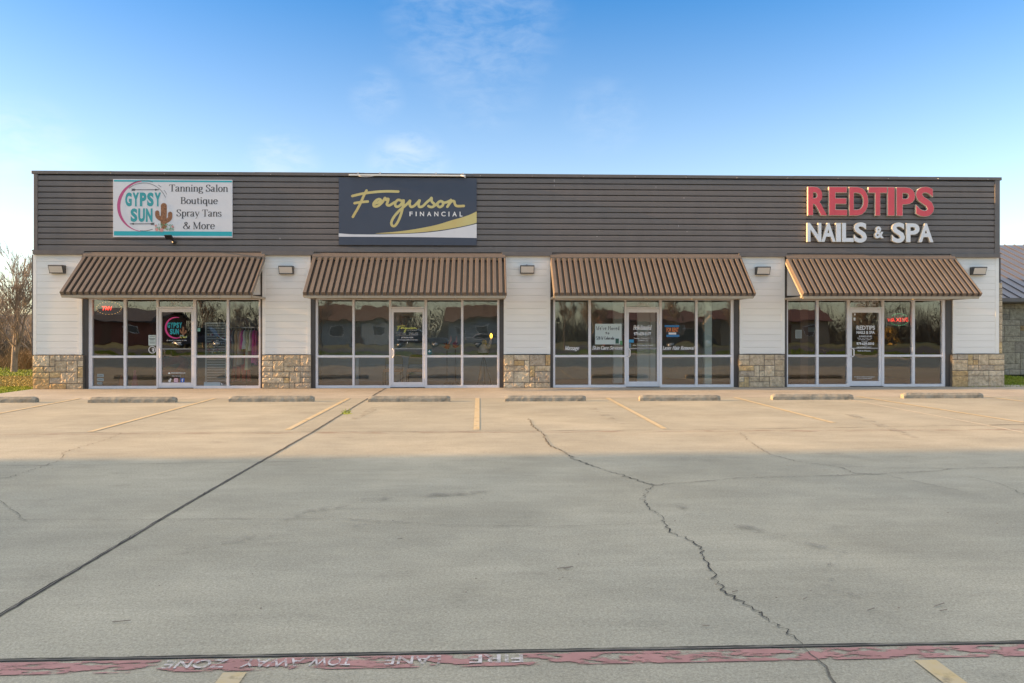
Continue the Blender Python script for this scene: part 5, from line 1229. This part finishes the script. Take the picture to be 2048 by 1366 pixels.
for q in range(330):
    px, py = (r.uniform(-40, 110) if q < 150 else r.uniform(-420, -40)), r.uniform(716, 731); p = gnd(px, py); brush(m_, p.x, p.y, .9, r.uniform(.8,1.9), 30, r)
o = m_.build('brush_thicket', M['twig']); kind(o, 'stuff'); tag(o, 'brown leafless brush thicket along the back of the lawn', 'thicket')
m_ = MB(); p = gnd(54, 737)
for q in range(3): brush(m_, p.x+q*.4-.3, p.y, .28, .8, 110, r)
o = m_.build('dry_shrub', M['dry'], None, (p.x, p.y, 0)); tag(o, 'russet dry shrub at the back of the lawn beside the stone base', 'shrub')
m_ = MB(); p = gnd(20, 733)
for q in range(9): brush(m_, p.x-2+q*.7, p.y, .35, .45, 60, r)
o = m_.build('dry_grass_tuft', M['dry']); kind(o, 'stuff'); tag(o, 'tufts of dry tall grass before the thicket', 'grass')
# far wooded rise and the wire
m_ = MB(); r = random.Random(2); n = 80; vs = []
for i in range(n+1):
    x = -260 + 520*i/n
    for y, z in ((70,-.2),(78,1.5),(92,2.9),(130,3.6)): vs.append((x, y+r.uniform(-2,2), z + (r.uniform(-.5,.5)+.7*math.sin(x*.05) if z > 0 else 0)))
m_.add(vs, [(i*4+j, (i+1)*4+j, (i+1)*4+j+1, i*4+j+1) for i in range(n) for j in range(3)], 0, True)
kind(m_.build('hill', mat('wooded_rise', (.085,.07,.045), .95, var=.5, vscale=.35, bump=1, bscale=1.5)), 'structure')
m_ = MB(); a, b_ = at(-200, 548, 22), at(140, 560, 22); m_.tube([a.lerp(b_, i/12) - Vector((0,0,.25*math.sin(math.pi*i/12))) for i in range(13)], .014, 5); 
o = m_.build('overhead_wire', M['black'], None, a); tag(o, 'single overhead wire crossing behind the bare tree', 'wire')
# ------------------------------------------------------------------ ACROSS THE STREET (mirrored in the shop glass)
mb = MB(); mb.quad((-200,-42,-.02),(200,-42,-.02),(200,-32,-.02),(-200,-32,-.02)); kind(mb.build('road', M['asphalt']), 'structure')
mb = MB()
for i in range(60): mb.box(-180+6*i, -177+6*i, -37.1, -36.95, -.02, -.014)
mb.build('centre_line', M['yellow'], bpy.data.objects['road'])
def house(x, y, w, d, wall, roof, label, h=2.7, ridge=4.1, garage=False):
    t = thing('house', label, 'house', (x, y, 0), 'houses across the street')
    m_ = MB(); m_.box(x-w/2, x+w/2, y-d, y, -.05, h)
    m_.add([(x-w/2,y,h),(x-w/2,y-d,h),(x-w/2,y-d/2,ridge-.2)], [(0,1,2)]); m_.add([(x+w/2,y,h),(x+w/2,y-d,h),(x+w/2,y-d/2,ridge-.2)], [(0,1,2)]); m_.build('wall', wall, t)
    m_ = MB(); e = .5
    for s in (1, -1):
        yy = y-d/2 + s*(d/2+e); m_.prism([(x-w/2-e,yy,h-.22),(x-w/2-e,yy,h-.08),(x-w/2-e,y-d/2,ridge),(x-w/2-e,y-d/2,ridge-.14)], (w+2*e,0,0))
    m_.build('roof', roof, t)
    for k, fx in enumerate((-.34,-.1,.32)):
        m_ = MB(); m_.box(x+w*fx-.6, x+w*fx+.6, y+.003, y+.05, 1.0, 2.05); f = m_.build('window', M['alum'], t)
        m_ = MB(); m_.box(x+w*fx-.53, x+w*fx+.53, y+.051, y+.058, 1.07, 1.98); m_.build('window_glass', mat('house_glass', (.10,.10,.11), .2), f)
    m_ = MB(); m_.box(x+w*.1-.5, x+w*.1+.5, y+.003, y+.06, 0, 2.1); m_.build('door', mat('house_door', (.16,.08,.05), .6), t)
    if garage:
        m_ = MB(); m_.box(x+w*.16, x+w*.46, y+.003, y+.04, 0, 2.2); m_.build('garage_door', mat('garage_white', (.6,.58,.54), .6), t)
br = mat('house_brick', (.22,.085,.06), .85, var=.25, vscale=12); wh = mat('house_siding', (.32,.34,.36), .7, var=.06); tn = mat('house_tan', (.36,.28,.2), .8, var=.1)
rb = mat('shingle_brown', (.16,.095,.065), .9, var=.3, vscale=5); rm_ = mat('shingle_maroon', (.14,.07,.06), .9, var=.3, vscale=5); rg = mat('shingle_grey', (.10,.095,.10), .9, var=.3, vscale=5)
house(-42,-60,12,9,br,rg,'brick house with a grey roof mirrored beside the first boutique pane',ridge=3.9); house(-15,-59,11,8,wh,rb,'pale house with a brown roof mirrored in the left office panes',ridge=4.1,garage=True)
house(0.5,-61,10,8,wh,rb,'pale house mirrored right of the office door',ridge=4.2); house(17.5,-58,10,8,br,rm_,'maroon roofed brick house mirrored behind the rent sign',ridge=3.9)
house(31.5,-59,12,8,tn,rm_,'tan house mirrored in the nail shop',ridge=4.0)
# hedge and lawn growth across the street
Gs = 'leafless street trees mirrored in the glass'
labs2 = ['in the first boutique pane','between the boutique panes','above the boutique door','in the first office pane','above the office door','beside the office figure','in the massage pane','in the poster pane','over the rent sign','behind the mint column','in the first nail shop pane','in the waxing pane']
for i, (x, y, h, s, rot) in enumerate(((-25,-45.5,8.0,62,0),(-19.5,-52,8.5,75,1),(-22,-46.5,6.5,62,2),(-14.5,-45.2,7.5,62,3),(-8,-52,9,75,4),(1.5,-46,8,62,5),(7.0,-45.4,8.5,62,.5),(10.5,-53,9,75,1.5),(17,-46,8,62,2.5),(22.5,-45.4,8,75,3.5),(29,-52,9,62,4.5),(35,-46,8.5,75,5.5))):
    t = tree((x,y,-.04), 8.01 if s == 62 else 8.02, s, 'bare street tree mirrored ' + labs2[i], rot, Gs, levels=5, spread=.5, first=.30, trunk_r=.17, twig=.02); t.scale = (h/8*.66,)*3
m_ = MB(); r = random.Random(31)
for q in range(650):
    x = r.uniform(-75, 75); brush(m_, x, r.uniform(-74,-64), 1.6, r.uniform(3,6.2), 12, r, wd=.03)
o = m_.build('distant_wood', M['twig']); kind(o, 'stuff'); tag(o, 'leafless wood behind the houses across the street', 'wood')
m_ = MB(); r = random.Random(32)
for q in range(9000):
    x, y = r.uniform(-50,50), r.uniform(-31.5,-25.6); h = r.uniform(.05,.16); a = r.uniform(0,6.3); m_.add([(x-.03,y,-.04),(x+.03,y,-.04),(x+math.cos(a)*.06,y+math.sin(a)*.06,h)], [(0,1,2)])
o = m_.build('verge_grass', M['grassb']); kind(o, 'stuff'); tag(o, 'green verge grass between the lot and the street', 'grass')
m_ = MB(); r = random.Random(77)
for q in range(900):
    a, e, rr_ = r.uniform(0, 6.283), r.uniform(-.2, 1.4), r.uniform(.55, 1.0)
    c = Vector((35.8 + 1.25*rr_*math.cos(a)*math.cos(e), -44.2 + .9*rr_*math.sin(a)*math.cos(e), .45 + 1.5*rr_*math.sin(e))); s = r.uniform(.06,.13)
    u = Vector((r.uniform(-1,1), r.uniform(-1,1), r.uniform(-1,1))).normalized(); v = u.cross(Vector((.3,.2,1))).normalized()
    m_.add([c-u*s, c+v*s*.5, c+u*s, c-v*s*.5], [(0,1,2,3)])
o = m_.build('golden_shrub', mat('golden_leaves', (.50,.34,.10), .8, var=.3, vscale=3), None, (35.8,-44.2,0)); tag(o, 'golden leafed shrub mirrored in the pane with the waxing sign', 'shrub')
# cars at the far kerb, seen only as reflections
def car(x, y, paint, label, pickup=False):
    t = thing('parked_car', label, 'car', (x, y, 0), 'cars parked across the street')
    L = 2.45; w = .9
    low = [(-L,.42),(-L,.78),(-L+.08,.86)] + ([(.2,.98),(L-.7,.95)] if not pickup else [(-.3,.98),(1.2,1.0)]) + [(L-.1,.82),(L,.62),(L,.4)]
    m_ = MB(); m_.prism([(x+a, y-w, z) for a, z in low], (0, 2*w, 0)); m_.build('body', paint, t, bevel=.05)
    cab = [(-1.9,.93),(-1.35,1.42),(.1,1.46),(.95,.97)] if not pickup else [(-.35,.99),(-.25,1.68),(.75,1.70),(1.35,1.0)]
    m_ = MB(); m_.prism([(x+a, y-w+.1, z) for a, z in cab], (0, 2*w-.2, 0)); m_.build('cabin', paint, t, bevel=.05)
    m_ = MB(); cx_ = sum(a for a, _ in cab)/4; cz_ = sum(z for _, z in cab)/4
    m_.prism([(x+cx_+(a-cx_)*.84, y+w-.099, cz_+(z-cz_)*.74+.02) for a, z in cab], (0, .012, 0)); m_.build('side_window', mat('car_glass', (.02,.022,.025), .08), t)
    for a in (-1.5, 1.5):
        for s in (-1, 1):
            m_ = MB(); m_.tube([(x+a, y+s*(w-.2), .33),(x+a, y+s*(w+.02), .33)], .33, 18); wh_ = m_.build('wheel', M['black'], t)
            m_ = MB(); m_.tube([(x+a, y+s*(w+.021), .33),(x+a, y+s*(w+.035), .33)], .2, 14); m_.build('rim', M['steel'], wh_)
    for s in (-1, 1):
        m_ = MB(); m_.box(x+L-.06, x+L+.01, y+s*.62-.16, y+s*.62+.16, .60, .72); m_.build('headlight', M['lens'], t)
navy_p = mat('car_paint_navy', (.03,.04,.08), .25, spec=.6, coat=.6); dark_p = mat('car_paint_dark', (.025,.025,.03), .25, coat=.6); silver_p = mat('car_paint_silver', (.45,.46,.48), .3, .5, coat=.5)
car(-24.5,-43.6,navy_p,'navy pickup mirrored in the boutique window',True); car(-6.0,-43.6,navy_p,'navy saloon mirrored in the office panes'); car(.6,-43.7,silver_p,'silver car mirrored beside the figure with the lamp'); car(17.5,-43.6,dark_p,'dark pickup mirrored behind the rent sign',True)
# unseen hall-shaped block added off left to cast the shade across the lot
SA, SB = gnd(0,927), gnd(2048,910); taz = (SB.y-SA.y)/(SB.x-SA.x)
hx0, hx1, hy0, hz = -41, -29, -24, 12.5
hy1 = SA.y - math.tan(R(SUN_AZ))*(SA.x-hx1); print('az wanted', math.degrees(math.atan(taz)), hy1)
t = thing('shade_caster', 'unseen hall-shaped block beyond the left edge, added to shade the front of the lot', 'building', ((hx0+hx1)/2, (hy0+hy1)/2, 0))
m_ = MB(); m_.box(hx0,hx1,hy0,hy1,-.05,hz); m_.build('wall', tn, t)
m_ = MB(); m_.box(hx0-.1,hx1+.1,hy0-.1,hy1+.02,hz+.001,hz+.25); m_.build('roof_edge', M['trim'], t)
for k in range(4):
    m_ = MB(); yy = hy0+1.5+k*2.8; m_.box(hx1+.002,hx1+.05,yy,yy+1.2,1,2.6); f = m_.build('window', M['alum'], t)
    m_ = MB(); m_.box(hx1+.051,hx1+.056,yy+.06,yy+1.14,1.06,2.54); m_.build('window_glass', mat('caster_glass', (.03,.035,.04), .1), f)
for o in bpy.data.objects:
    if '_o' in o.keys(): del o['_o']
